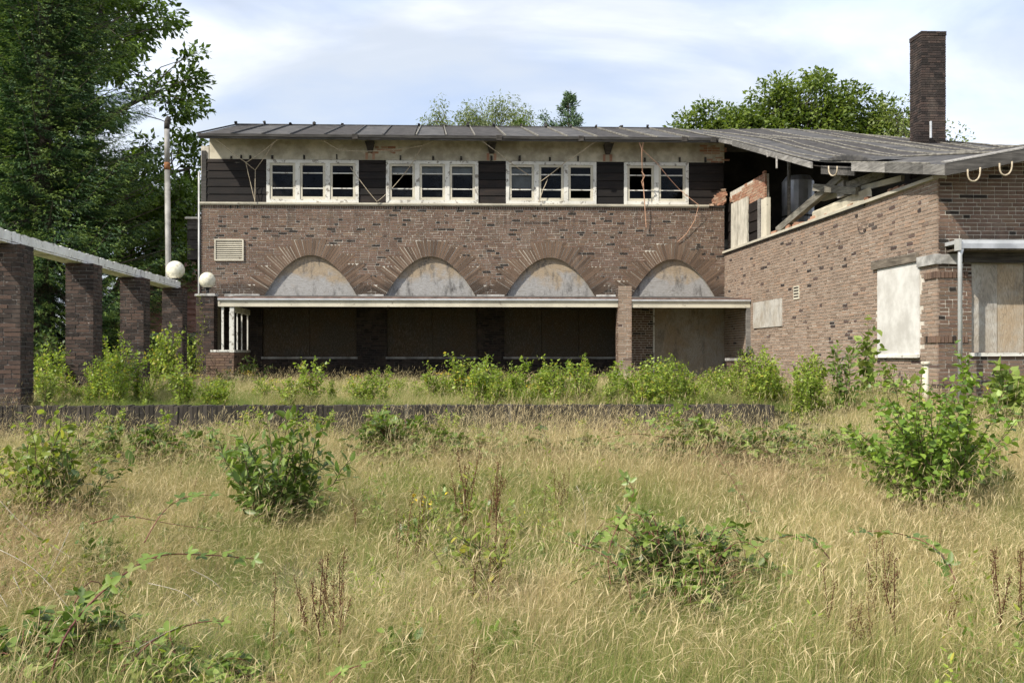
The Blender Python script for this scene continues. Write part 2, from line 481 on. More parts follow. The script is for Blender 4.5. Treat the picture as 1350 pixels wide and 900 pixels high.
# glass: dark, mirrors the sky a little
def m_glass():
    a = Mat('old_window_glass')
    p = a.pos()
    n = a.noise(p, 2.3, 5, 0.6)
    gl = a.n('BsdfGlossy', {'Color': (0.2, 0.215, 0.24), 'Roughness': 0.05})
    a.set(gl.inputs['Normal'], a.bump(a.noise(p, 1.3, 2), 0.15, 0.05))
    tr = a.n('BsdfTransparent', {'Color': (0.55, 0.58, 0.6)})
    df = a.n('BsdfDiffuse', {'Color': (0.16, 0.17, 0.17)})
    fr = a.n('Fresnel', {'IOR': 1.5}).outputs[0]
    m1 = a.n('MixShader', {0: fr, 1: tr.outputs[0], 2: gl.outputs[0]})
    m2 = a.n('MixShader', {0: a.rng(n, 0.45, 0.75, 0.0, 0.05), 1: m1.outputs[0], 2: df.outputs[0]})
    a.t.links.new(m2.outputs[0], a.out.inputs[0])
    return a.m
MT['glass'] = m_glass()
def m_globe():
    a = Mat('dirty_milk_acrylic')
    n = a.noise(a.pos(), 14, 6, 0.65)
    c = a.mix(a.rng(n, 0.4, 0.7), (0.70, 0.67, 0.55), (0.45, 0.42, 0.31))
    b = a.principled(c, 0.25, spec=0.5)
    b.inputs['Subsurface Weight'].default_value = 0.15
    b.inputs['Subsurface Radius'].default_value = (0.1, 0.1, 0.08)
    return a.m
MT['globe'] = m_globe()

# ================================================================ the ground
def build_ground():
    xs = sorted(set([-400, -200, -100, -60] + [round(-40 + 1.0 * i, 2) for i in range(81)] +
                    [round(WALL_X1 - 0.3 + 0.1 * i, 3) for i in range(12)] + [60, 100, 200, 400]))
    ys = sorted(set([-200, -80, -30, -10, -4] + [round(0.5 * i, 2) for i in range(0, 60)] +
                    [WALL_Y + 0.115, WALL_Y + 0.125] + [32, 40, 60, 100, 200, 450]))
    a = Mat('dry_soil')
    p = a.pos()
    n1 = a.noise(p, 3, 7, 0.65)
    n2 = a.noise(p, 0.6, 4)
    c = a.mix(a.rng(n1, 0.3, 0.7), (0.10, 0.085, 0.05), (0.22, 0.19, 0.115))
    c = a.mix(a.math('MULTIPLY', a.rng(n2, 0.4, 0.65), 0.7), c, (0.075, 0.085, 0.03))
    n3 = a.n('TexVoronoi', {'Scale': 60.0, 'Vector': p}).outputs[1]
    c = a.mix(0.15, c, n3, 'OVERLAY')
    a.principled(c, 0.95, a.bump(n1, 0.8, 0.05))
    MT['soil'] = a.m
    V = []
    for y in ys:
        for x in xs:
            b = 0.02 * math.sin(1.7 * x + y) * math.cos(1.3 * y - 0.4 * x) if abs(x) < 40 and y < 30 else 0
            V.append((x, y, ground_h(x, y) + b))
    nx = len(xs)
    F = [(j * nx + i, j * nx + i + 1, (j + 1) * nx + i + 1, (j + 1) * nx + i) for j in range(len(ys) - 1) for i in range(nx - 1)]
    me = bpy.data.meshes.new('ground')
    me.from_pydata(V, [], F)
    me.materials.append(MT['soil'])
    o = link('ground', me)
    tag(o, 'rough dry lawn rising to a weedy terrace before the brick building', 'ground', kind='structure')
build_ground()

# ================================================================ brickwork
def lay(u0, u1, z0, z1, cuts=None, pitch=0.0625, joint=0.0135, L=(0.208, 0.1), ph=0.4):
    """wild bond: stretchers and headers mixed; yields (ua, ub, za, zb) for every brick"""
    n = max(1, int(round((z1 - z0) / pitch)))
    pz = (z1 - z0) / n
    for r in range(n):
        za = z0 + r * pz
        spans = [(u0, u1)]
        for (c0, c1) in (cuts(za + pz / 2) if cuts else []):
            new = []
            for a_, b_ in spans:
                if c1 <= a_ or c0 >= b_: new.append((a_, b_)); continue
                if c0 > a_: new.append((a_, c0))
                if c1 < b_: new.append((c1, b_))
            spans = new
        for a_, b_ in spans:
            if b_ - a_ < 0.03: continue
            u = a_
            first = True
            while u < b_ - 0.02:
                if first: l = random.choice((L[1], L[0], L[0] * 0.75))
                else: l = L[1] if random.random() < ph else L[0]
                first = False
                e = u + l
                if b_ - e < 0.06: e = b_
                yield (u, min(e, b_), za + joint * 0.5, za + pz - joint * 0.5)
                u = e + joint
def put(mb, O, U, N, ua, ub, za, zb, depth=0.05, j=0.0022, proud=0.0):
    """one brick into a shared mesh; O origin on the face plane, U along the wall, N outwards"""
    o, U, N = Vector(O), Vector(U), Vector(N)
    q = lambda: random.uniform(-j, j)
    pr = proud + random.uniform(-0.0035, 0.0035)
    tilt = random.uniform(-0.002, 0.002)
    n = len(mb.v)
    for d, k in ((pr + tilt, 1), (-depth, 0)):
        for u, z in ((ua, za), (ub, za), (ub, zb), (ua, zb)):
            p = o + U * (u + q() * k) + N * (d + q() * k * 0.6) + Vector((0, 0, z + q() * k))
            mb.v.append(tuple(p))
    fs = [(0, 1, 2, 3), (0, 4, 5, 1), (1, 5, 6, 2), (2, 6, 7, 3), (3, 7, 4, 0)]
    if U.cross(Vector((0, 0, 1))).dot(N) < 0: fs = [f[::-1] for f in fs]
    for f in fs: mb.f.append(tuple(n + i for i in f))
_bm = {}
def brick_mesh(m, depth=0.05, h=0.051):
    """shared worn brick, unit length along x, front at y = 0 facing -y"""
    key = (m.name, random.randrange(5), depth, h)
    if key not in _bm:
        mb = MB()
        put(mb, (0, 0, 0), (1, 0, 0), (0, -1, 0), -0.5, 0.5, -h / 2, h / 2, depth, 0.0025)
        _bm[key] = mb.mesh('brick', m)
    return _bm[key]
def brick_obj(parent, m, O, U, N, ua, ub, za, zb, depth=0.05):
    O, U, N = Vector(O), Vector(U), Vector(N)
    c = O + U * (ua + ub) / 2 + Vector((0, 0, (za + zb) / 2)) + N * random.uniform(-0.003, 0.003)
    ang = math.atan2(N.x, -N.y)
    o = link('brick', brick_mesh(m, depth), parent, loc=c, rot=(0, random.uniform(-0.006, 0.006), ang), scale=(ub - ua, 1, (zb - za) / 0.051))
    return o
UX, NX = Vector((1, 0, 0)), Vector((0, -1, 0))
FY = 26.0
def fx(px): return at(px, 400, FY).x
def fz(py): return at(590, py, FY).z

# ================================================================ the derelict building
BX0, BX1 = fx(265), WEST_X
bld = thing('brick_building', 'derelict two storey brick building with boarded arches, timber windows and a sagging wing', 'building', (0.8, FY, TERR))
Z_SILL, Z_PL, Z_EAVE = fz(268.5), fz(214), 7.27
Z_SPR = fz(391)
ARCH = [(fx(409.5), 61.0 / 50), (fx(567.5), 60.0 / 50), (fx(725.5), 60.0 / 50), (fx(887.5), 56.5 / 50)]
AR_H = [fz(337) - Z_SPR, fz(338) - Z_SPR, fz(339) - Z_SPR, fz(340.5) - Z_SPR]
def arch_z(x):
    for (cx, w), h in zip(ARCH, AR_H):
        if abs(x - cx) < w: return Z_SPR + h * (1 - ((x - cx) / w) ** 2)
    return None
# core of the wall: mortar, with the arch openings left out
mb = MB()
YC = FY + 0.009
xs = sorted(set([BX0, BX1] + [cx + w * t / 24 for (cx, w) in ARCH for t in range(-24, 25)]))
Z_CAN = 3.06
for a_, b_ in zip(xs, xs[1:]):
    za = arch_z(a_ + 1e-5) or Z_CAN if arch_z((a_ + b_) / 2) else Z_CAN
    zb = arch_z(b_ - 1e-5) or Z_CAN if arch_z((a_ + b_) / 2) else Z_CAN
    mb.poly([(a_, YC, za), (b_, YC, zb), (b_, YC, Z_SILL - 0.03), (a_, YC, Z_SILL - 0.03)])
    if arch_z((a_ + b_) / 2):
        mb.poly([(a_, YC, za), (a_, YC + 0.25, za), (b_, YC + 0.25, zb), (b_, YC, zb)])
FYL = 27.5                                                     # ground-floor wall set back as a deep loggia to darken the recess
def lx(px): return at(px, 450, FYL).x
OPEN = [(lx(346), lx(470)), (lx(510), lx(629)), (lx(665), lx(812)), (fx(863), BX1 + 0.1)]
OZ0, OZ1 = 1.58, 3.0
PX_W = fx(829)
PIERS = [(BX0 + 0.2, OPEN[0][0]), (OPEN[0][1], OPEN[1][0]), (OPEN[1][1], OPEN[2][0]), (OPEN[2][1], PX_W)]
YL = FYL + 0.009
lmb = MB()
for a_, b_ in PIERS: lmb.poly([(a_, YL, 0.5), (b_, YL, 0.5), (b_, YL, Z_CAN), (a_, YL, Z_CAN)])
for a_, b_ in OPEN[:3]: lmb.poly([(a_, YL, 0.5), (b_, YL, 0.5), (b_, YL, OZ0), (a_, YL, OZ0)])
mb.poly([(PX_W, YC, 0.5), (OPEN[3][0], YC, 0.5), (OPEN[3][0], YC, Z_CAN), (PX_W, YC, Z_CAN)])
mb.poly([(PX_W, YC, 0.5), (PX_W, YC, Z_CAN), (PX_W, YL, Z_CAN), (PX_W, YL, 0.5)])
# gable end and rear wall
mb.box((BX0, YC + 0.001, 0.5), (BX0 + 0.2, 30.4, 7.1))
mb.box((BX0, 30.2, 0.5), (15.8, 30.4, 7.9))
fac = mb.build('facade_wall', MT['mortar'], bld)
# arch rings: radiating bricks, stepped at their outer ends
HALF = [(ARCH[i][0] + ARCH[i + 1][0]) / 2 for i in range(3)]
mb_v = {}
def vous_mesh(tp):
    k = (random.randrange(4), tp)
    if k not in mb_v:
        m_ = MB()
        q = lambda s_: random.uniform(-s_, s_)
        n = 0
        o_ = 0.0262 * (1 + 0.105 * tp)
        pts = [(-0.0262, 0), (0.0262, 0), (o_, 1), (-o_, 1)]
        for y, s_ in ((q(0.003), 1), (0.05, 0)):
            for x, z in pts: m_.v.append((x + q(0.0018), y + q(0.0015) * s_, z))
        m_.f = [(0, 1, 2, 3), (0, 4, 5, 1), (1, 5, 6, 2), (2, 6, 7, 3), (3, 7, 4, 0)]
        mb_v[k] = m_.mesh('brick', MT['brick_arch'])
    return mb_v[k]
RING = 0.45
VOUS = []
for i, ((cx, w), h) in enumerate(zip(ARCH, AR_H)):
    lo = HALF[i - 1] if i > 0 else cx - w - 0.6
    hi = HALF[i] if i < 3 else BX1 - 0.01
    N_ = 400
    P = [(cx + w * (-1 + 2 * t / N_), Z_SPR + h * (1 - (-1 + 2 * t / N_) ** 2)) for t in range(N_ + 1)]
    S = [0]
    for (x0, z0), (x1, z1) in zip(P, P[1:]): S.append(S[-1] + math.hypot(x1 - x0, z1 - z0))
    cnt = int(S[-1] / 0.0595)
    vs_ = []
    for k in range(cnt):
        s_ = (k + 0.5) * S[-1] / cnt
        j = min(range(len(S)), key=lambda q_: abs(S[q_] - s_))
        x, z = P[j]
        t = (x - cx) / w
        nrm = Vector((2 * h * t / w, 0, 1)).normalized()
        vs_.append((x, z, nrm))
    G = 5
    off = (cnt // 2) % G
    for k, (x, z, nrm) in enumerate(vs_):
        g = [v for q_, v in enumerate(vs_) if (q_ - off) // G == (k - off) // G]
        zs = sum(v[1] + v[2].z * RING for v in g) / len(g)
        Ln = min(max((zs - z) / max(nrm.z, 0.2), 0.30), 0.60) + random.uniform(-0.012, 0.012)
        if nrm.x > 0.01: Ln = min(Ln, (hi - 0.006 - x) / nrm.x)
        if nrm.x < -0.01: Ln = min(Ln, (lo + 0.006 - x) / nrm.x)
        if Ln < 0.05: continue
        VOUS.append((i, x, z, nrm.x, nrm.z, Ln))
        kap = (2 * h / w ** 2) / (1 + (2 * h * ((x - cx) / w) / w) ** 2) ** 1.5
        link('brick', vous_mesh(int(round(Ln * kap * 8.5))), fac, loc=(x, FY - 0.0025 + random.uniform(-0.002, 0.002), z), rot=(0, math.atan2(nrm.x, nrm.z), 0), scale=(1, 1, Ln))
# coursed brickwork
def fcuts(z):
    """where the arch rings interrupt a course"""
    out = []
    for ai, (cx, w) in enumerate(ARCH):
        xs_ = [v for v in VOUS if v[0] == ai and v[2] - 0.02 <= z <= v[2] + v[4] * v[5] - 0.012]
        if not xs_:
            if z < Z_SPR: out.append((cx - w, cx + w))
            continue
        pos_ = [v[1] + v[3] * (z - v[2]) / max(v[4], 0.05) for v in xs_]
        out.append((min(pos_) - 0.022, max(pos_) + 0.022))
    return out
mb = MB()
for b in lay(BX0, BX1 - 0.004, Z_CAN, Z_SILL - 0.16, fcuts): put(mb, (0, FY, 0), UX, NX, *b)
u = BX0
while u < BX1 - 0.05:                                         # soldier course below the sill
    put(mb, (0, FY, 0), UX, NX, u, u + 0.05, Z_SILL - 0.155, Z_SILL - 0.045)
    u += 0.0615
for b in lay(PX_W, OPEN[3][0], TERR - 0.1, Z_CAN): put(mb, (0, FY, 0), UX, NX, *b)
mb.build('brickwork', MT['brick'], fac, kind='stuff')
mb = MB()
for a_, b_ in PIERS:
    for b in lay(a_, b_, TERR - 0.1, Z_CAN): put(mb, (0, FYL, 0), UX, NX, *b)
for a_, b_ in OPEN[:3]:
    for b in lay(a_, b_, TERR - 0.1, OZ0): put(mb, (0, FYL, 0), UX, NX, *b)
mb.build('loggia_brickwork', MT['brick_chim'], fac, kind='stuff')  # dark chimney brick borrowed to paint the shade inside the loggia
lmb.build('loggia_wall', MT['mortar_soot_shade'], bld)
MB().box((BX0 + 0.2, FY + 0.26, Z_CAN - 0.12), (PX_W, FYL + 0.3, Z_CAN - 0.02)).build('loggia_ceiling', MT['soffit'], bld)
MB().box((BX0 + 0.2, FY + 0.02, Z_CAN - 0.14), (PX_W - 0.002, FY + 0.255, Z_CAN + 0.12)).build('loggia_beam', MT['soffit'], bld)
# arch boards
for (cx, w), h in zip(ARCH, AR_H):
    mb = MB()
    ring = [(cx + w * 1.02 * t / 20, FY + 0.10, Z_SPR + h * 1.02 * (1 - (t / 20) ** 2)) for t in range(-20, 21)]
    low = [(cx + w * 1.02, FY + 0.10, Z_CAN), (cx - w * 1.02, FY + 0.10, Z_CAN)]
    mb.poly(ring[::-1] + [low[1], low[0]][::1])
    mb.poly([(x, y + 0.018, z) for x, y, z in ring] + [(low[0][0], FY + 0.118, Z_CAN), (low[1][0], FY + 0.118, Z_CAN)])
    mb.build('arch_board', MT['ply_arch'], bld)
# boards in the veranda openings
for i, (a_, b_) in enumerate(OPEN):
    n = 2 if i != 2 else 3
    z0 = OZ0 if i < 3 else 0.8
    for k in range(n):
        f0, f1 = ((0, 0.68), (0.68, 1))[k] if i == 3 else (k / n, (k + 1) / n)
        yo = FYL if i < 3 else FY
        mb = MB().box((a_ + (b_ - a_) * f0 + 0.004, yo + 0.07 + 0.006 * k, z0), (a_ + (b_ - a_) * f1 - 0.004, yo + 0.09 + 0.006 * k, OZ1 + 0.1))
        mb.build('window_board' if i < 3 else 'door_board', MT['ply'] if i == 3 else MT['ply_shaded'], bld)
    if i < 3: MB().box((a_ - 0.03, FYL - 0.04, OZ0 - 0.04), (b_ + 0.03, FYL + 0.06, OZ0 + 0.015)).build('window_sill', MT['concrete'], bld)
MB().box((OPEN[3][0] - 0.045, FY - 0.03, 0.8), (OPEN[3][0] - 0.003, FY + 0.06, OZ1)).build('door_jamb', MT['white'], bld)
# sill moulding under the upper windows
mb = MB().box((BX0 - 0.03, FY - 0.075, Z_SILL - 0.045), (fx(934), FY + 0.02, Z_SILL))
mb.box((BX0 - 0.03, FY - 0.045, Z_SILL - 0.075), (fx(934), FY + 0.01, Z_SILL - 0.0452))
mb.build('sill_moulding', MT['sill'], bld)
MB().box((fx(934) + 0.01, FY - 0.05, Z_SILL - 0.07), (BX1, FY + 0.02, Z_SILL - 0.012)).build('sill_moulding', MT['dark_room'], bld, label='charred stretch of sill beside the wing')
# upper storey: windows
WIN = [(351.5, 473, 3), (509, 630.5, 3), (667, 786, 3), (822.5, 907.5, 2)]
for wi, (p0, p1, nl) in enumerate(WIN):
    x0, x1, z0, z1 = fx(p0), fx(p1), Z_SILL, Z_PL + 0.03
    fr = 0.085
    mb = MB()
    yf, yb = FY - 0.035, FY + 0.09
    mb.box((x0, yf, z0), (x0 + fr, yb, z1)); mb.box((x1 - fr, yf, z0), (x1, yb, z1))
    mb.box((x0 + fr, yf - 0.002, z1 - fr), (x1 - fr, yb, z1)); mb.box((x0 + fr, yf - 0.002, z0), (x1 - fr, yb, z0 + fr))
    lw = (x1 - x0 - 2 * fr - (nl - 1) * 0.12) / nl
    for k in range(nl - 1):
        xm = x0 + fr + (k + 1) * lw + k * 0.12
        mb.box((xm, yf + 0.003, z0 + fr), (xm + 0.12, yb, z1 - fr))
    w_ = mb.build('window', MT['white'], bld)
    for k in range(nl):
        a_ = x0 + fr + k * (lw + 0.12) + 0.003
        b_ = a_ + lw - 0.006
        c_, d_ = z0 + fr + 0.003, z1 - fr - 0.003
        s = 0.062
        ys0, ys1 = FY - 0.012, FY + 0.045
        mb = MB()
        mb.box((a_, ys0, c_), (a_ + s, ys1, d_)); mb.box((b_ - s, ys0, c_), (b_, ys1, d_))
        mb.box((a_ + s, ys0 + 0.002, d_ - s * 0.9), (b_ - s, ys1, d_)); mb.box((a_ + s, ys0 + 0.002, c_), (b_ - s, ys1, c_ + s * 1.2))
        mb.build('sash', MT['cream'], w_)
        ia, ib, ic, id_ = a_ + s, b_ - s, c_ + s * 1.2, d_ - s * 0.9
        bars = [ic + (id_ - ic) * 0.27, ic + (id_ - ic) * 0.76]
        for zb in bars:
            MB().box((ia, ys0 + 0.008, zb - 0.014), (ib, ys1 - 0.012, zb + 0.014), 0.002).build('glazing_bar', MT['white'], w_)
        zs = [ic] + bars + [id_]
        for q_ in range(3):
            if (wi, k, q_) in ((0, 2, 1), (3, 0, 1), (3, 0, 2), (1, 0, 1), (2, 2, 0)): continue     # glass gone
            t = random.uniform(-0.006, 0.006)
            mb = MB()
            mb.poly([(ia, ys0 + 0.026, zs[q_]), (ib, ys0 + 0.026 + t, zs[q_]), (ib, ys0 + 0.026 + t * 0.3, zs[q_ + 1]), (ia, ys0 + 0.026 - t, zs[q_ + 1])])
            mb.build('pane', MT['glass'], w_)
        if wi == 1 or (wi == 2 and k == 0):
            MB().box((ia, FY + 0.075, zs[2] - (0.02 if wi == 1 else 0.35)), (ib, FY + 0.08, id_)).build('blind', MT['ply_pale'], w_)
# tarred planks between the windows
GAPS = [(fx(272), fx(351.5)), (fx(473), fx(509)), (fx(630.5), fx(667)), (fx(786), fx(822.5)), (fx(907.5), BX1 - 0.02)]
for gi, (a_, b_) in enumerate(GAPS):
    z = Z_SILL + 0.004
    k = 0
    while z < Z_PL + 0.02:
        hh = 0.215 if k % 2 == 0 else 0.20
        hh = min(hh, Z_PL + 0.05 - z)
        if hh < 0.05: break
        mb = MB()
        n = len(mb.v)
        j = lambda: random.uniform(-0.006, 0.006)
        mb.obox((a_ + 0.003, FY - 0.012 + j() * 0.4, z), (b_ - a_ - 0.006, 0, j()), (0, 0.03, 0), (0, 0.018, hh - 0.008))
        mb.build('plank', MT['dark_wood'], bld)
        z += hh
        k += 1
MB().box((BX0 + 0.03, FY + 0.045, Z_SILL), (BX1, FY + 0.06, Z_PL)).build('sheathing', MT['dark_room'], bld) if False else None
MB().box((fx(266), FY - 0.03, Z_SILL + 0.003), (fx(272) - 0.003, FY + 0.05, Z_PL + 0.25)).build('corner_post', MT['fascia_dark'], bld)
# plaster frieze and eave brackets; dark stubs stand in for shaded joist holes
mb = MB().box((fx(276), FY + 0.012, Z_PL + 0.045), (BX1, FY + 0.10, 7.42))
fz_o = mb.build('plaster_frieze', MT['plaster'], bld)
for p0 in (305, 318, 330, 359, 401, 444, 528, 571, 608, 648, 685, 725, 762, 850, 896, 930):
    w_ = random.uniform(0.035, 0.06)
    x = fx(p0)
    MB().box((x - w_ / 2, FY - 0.02, Z_PL + 0.052), (x + w_ / 2, FY + 0.02, Z_PL + random.uniform(0.12, 0.19)), 0.006).build('joist_hole_stub', MT['black_timber'], bld)
for p0 in (488, 648, 801):
    x = fx(p0)
    mb = MB()
    mb.poly([(x - 0.12, FY - 0.30, 7.2), (x + 0.12, FY - 0.30, 7.2), (x + 0.06, FY - 0.02, 6.95), (x - 0.06, FY - 0.02, 6.95)])
    mb.poly([(x - 0.12, FY - 0.30, 7.2), (x - 0.06, FY - 0.02, 6.95), (x - 0.12, FY + 0.01, 7.2)])
    mb.poly([(x + 0.12, FY - 0.30, 7.2), (x + 0.12, FY + 0.01, 7.2), (x + 0.06, FY - 0.02, 6.95)])
    mb.build('eave_bracket', MT['black_timber'], bld)
    for s_ in (-1, 1):
        MB().box((x + s_ * 0.09 - 0.035, FY - 0.002, Z_PL + 0.06), (x + s_ * 0.09 + 0.035, FY + 0.03, Z_PL + 0.24), 0.004).build('bracket_seat', MT['brick_raw'], bld)
# patches where the plaster has dropped off the brick
def bare_patch(x0, x1, z0, z1, m, parent, keep=0.8):
    mb = MB()
    for b in lay(x0, x1, z0, z1):
        cx, cz = (b[0] + b[1]) / 2, (b[2] + b[3]) / 2
        e = ((cx - (x0 + x1) / 2) / (x1 - x0) * 2) ** 2 + ((cz - (z0 + z1) / 2) / (z1 - z0) * 2) ** 2
        if e < keep + random.uniform(-0.25, 0.4): put(mb, (0, FY + 0.008, 0), UX, NX, *b)
    mb.build('bare_brickwork', m, parent, kind='stuff')
bare_patch(fx(917), fx(958), 6.98, 7.24, MT['brick_raw'], bld)
bare_patch(fx(932), fx(962), 6.76, 6.92, MT['brick_raw'], bld)
bare_patch(fx(480), fx(545), 6.86, 7.2, MT['brick_raw'], bld, 0.3)
# broken wall core where the planks were torn off beside the wing
mb = MB()
for _ in range(60):
    u_, v_ = random.random(), random.random()
    if v_ > u_ * 1.0 + 0.1: continue
    x = fx(936) + (fx(955) - fx(936)) * u_; z = Z_SILL + 0.42 * v_
    mb.box((x - 0.06, FY - 0.05, z - 0.03), (x + 0.06, FY + 0.02, z + 0.035), 0.018)
mb.build('rubble', MT['brick_raw'], bld, kind='stuff')

# louvred vent low on the facade
x0, x1, z0, z1 = fx(283), fx(321.5), fz(345), fz(316.5)
mb = MB()
for a_, b_ in (((x0, z0), (x1, z0 + 0.035)), ((x0, z1 - 0.035), (x1, z1)), ((x0, z0 + 0.0352), (x0 + 0.035, z1 - 0.0352)), ((x1 - 0.035, z0 + 0.0352), (x1, z1 - 0.0352))):
    mb.box((a_[0], FY - 0.045, a_[1]), (b_[0], FY + 0.01, b_[1]))
vg = mb.build('vent_grille', MT['cream'], bld)
for k in range(10):
    z = z0 + 0.05 + k * (z1 - z0 - 0.09) / 9.6
    MB().obox((x0 + 0.036, FY - 0.035, z), (x1 - x0 - 0.072, 0, 0), (0, 0.012, 0), (0, 0.022, 0.026)).build('slat', MT['cream'], vg)
MB().box((x0 + 0.036, FY - 0.008, z0 + 0.036), (x1 - 0.036, FY - 0.006, z1 - 0.036)).build('vent_backing', MT['dark_room'], vg)
# downpipe on the gable corner
mb = MB().tube([(BX0 - 0.045, FY - 0.03, 0.9), (BX0 - 0.045, FY - 0.03, fz(229))], 0.026, 10)
mb.build('downpipe', MT['pipe_white'], bld, smooth=True)

# inside of the upper storey: floor, rear and side walls that keep it dark
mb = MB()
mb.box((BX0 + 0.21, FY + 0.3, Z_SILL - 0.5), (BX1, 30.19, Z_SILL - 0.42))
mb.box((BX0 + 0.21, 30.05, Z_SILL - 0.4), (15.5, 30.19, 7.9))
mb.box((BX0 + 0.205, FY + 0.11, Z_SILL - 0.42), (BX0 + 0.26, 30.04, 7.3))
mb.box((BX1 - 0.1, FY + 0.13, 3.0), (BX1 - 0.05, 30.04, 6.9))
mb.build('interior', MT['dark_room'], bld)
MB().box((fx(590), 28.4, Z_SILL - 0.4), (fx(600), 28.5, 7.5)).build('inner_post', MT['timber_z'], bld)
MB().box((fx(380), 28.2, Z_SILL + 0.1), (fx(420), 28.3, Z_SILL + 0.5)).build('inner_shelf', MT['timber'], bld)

# ================================================================ veranda
CY = 23.85
cx0, cx1 = at(291, 395, CY).x, WEST_X - 0.01
PX0, PX1 = at(814.5, 400, CY).x, at(832, 400, CY).x
ZF1 = at(600, 394.5, CY).z
mb = MB()
mb.poly([(cx0 - 0.06, CY - 0.05, ZF1), (cx1, CY - 0.05, ZF1), (cx1, FY + 0.0, Z_SPR + 0.02), (cx0 - 0.06, FY + 0.0, Z_SPR + 0.02)])
mb.poly([(cx0, CY + 0.03, ZF1 - 0.05), (cx0, FY, Z_SPR - 0.10), (cx1, FY, Z_SPR - 0.10), (cx1, CY + 0.03, ZF1 - 0.05)])
mb.poly([(cx0 - 0.06, CY - 0.05, ZF1), (cx0 - 0.06, FY, Z_SPR + 0.02), (cx0 - 0.06, FY, Z_SPR - 0.06), (cx0 - 0.06, CY - 0.05, ZF1 - 0.05)])
can = mb.build('canopy', MT['felt_old'], bld)
for a_, b_ in ((cx0 - 0.06, PX0 - 0.004), (PX1 + 0.004, cx1)):
    dz = 0.0 if a_ < 0 else -0.008
    MB().box((a_, CY - 0.03, ZF1 - 0.185 + dz), (b_, CY + 0.02, ZF1 - 0.03 + dz)).build('fascia', MT['cream'], can)
    MB().box((a_, CY - 0.075, ZF1 - 0.0295 + dz), (b_, CY + 0.03, ZF1 + 0.012 + dz)).build('edge_trim', MT['alu'], can)
    MB().box((a_, CY - 0.06, ZF1 + 0.013 + dz), (b_, CY + 0.3, ZF1 + 0.05 + dz), 0.004).build('roof_edge', MT['rust_edge'], can)
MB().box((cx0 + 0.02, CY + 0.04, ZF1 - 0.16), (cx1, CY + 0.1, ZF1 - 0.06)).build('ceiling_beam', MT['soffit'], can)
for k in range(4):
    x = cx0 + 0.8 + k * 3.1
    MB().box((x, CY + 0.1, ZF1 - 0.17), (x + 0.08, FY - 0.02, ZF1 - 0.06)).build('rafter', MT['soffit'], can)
# capping slabs where the arch piers meet the canopy
for a_, b_ in ((ARCH[0][0] + ARCH[0][1], ARCH[1][0] - ARCH[1][1]), (ARCH[1][0] + ARCH[1][1], ARCH[2][0] - ARCH[2][1]), (ARCH[2][0] + ARCH[2][1], ARCH[3][0] - ARCH[3][1])):
    MB().box((a_ + 0.02, FY - 0.10, Z_SPR - 0.03), (b_ - 0.02, FY - 0.012, Z_SPR + 0.05), 0.008).build('capping', MT['concrete'], can)
MB().box((fx(297), FY - 0.10, Z_SPR - 0.03), (fx(343), FY - 0.012, Z_SPR + 0.05), 0.008).build('capping', MT['concrete'], can)
# brick post that breaks through the canopy edge
PD = 0.34
vp_top = at(822, 377, CY).z
mb = MB().box((PX0 + 0.008, CY - 0.058, 0.7), (PX1 - 0.008, CY + PD - 0.05, vp_top - 0.02))
vpo = mb.build('veranda_post', MT['mortar'], bld)
for (O, U, N, a_, b_) in (((PX0, CY - 0.066, 0), UX, NX, 0, PX1 - PX0), ((PX1, CY - 0.066, 0), Vector((0, 1, 0)), Vector((1, 0, 0)), 0.004, PD), ((PX0, CY - 0.066, 0), Vector((0, 1, 0)), Vector((-1, 0, 0)), 0.004, PD)):
    for b in lay(a_, b_, TERR + 0.3, vp_top): brick_obj(vpo, MT['brick_wing'] if N.x == 0 else MT['brick'], O, U, N, *b)  # sunlit front in paler brick, shaded sides in darker: light put into colour
# glazed screen closing the veranda's end
SX = at(305, 420, CY).x
zt, zb_ = ZF1 - 0.2, at(300, 461, CY).z
scr = MB().box((SX - 0.05, CY, zb_ - 0.06), (SX + 0.07, FY - 0.05, zb_ + 0.0)).build('veranda_screen', MT['white'], bld)
MB().box((SX - 0.04, CY + 0.0, zt - 0.1), (SX + 0.06, FY - 0.05, zt + 0.03)).build('top_rail', MT['white'], scr)
for k, (yy, wd) in enumerate(((CY, 0.09), (CY + 0.62, 0.03), (CY + 1.2, 0.03), (CY + 1.98, 0.06))):
    MB().box((SX - (0.05 if k == 0 else 0.0), yy, zb_), (SX + (0.06 if k == 0 else 0.03), yy + wd, zt - 0.1)).build('post', MT['white'], scr)
# short return of the screen towards the viewer's side
xr = at(290, 420, CY).x - 0.02
MB().box((SX - 0.5, CY + 0.01, zb_ - 0.05), (SX - 0.06, CY + 0.1, zb_ + 0.0)).build('sill_rail', MT['white'], scr)
MB().box((SX - 0.24, CY + 0.02, zb_), (SX - 0.19, CY + 0.07, zt + 0.02)).build('post', MT['white'], scr)
mb = MB()
for b in lay(0, 2.1, 0.8, zb_ - 0.07): put(mb, (SX + 0.06, CY + 0.0, 0), Vector((0, 1, 0)), Vector((1, 0, 0)), *b)
for b in lay(-0.6, 0.06, 0.8, zb_ - 0.07): put(mb, (SX, CY + 0.0, 0), UX, NX, *b)
mb.box((SX - 0.6, CY + 0.01, 0.8), (SX + 0.052, CY + 2.1, zb_ - 0.065))
mb.build('screen_plinth', MT['brick'], bld, kind='stuff')
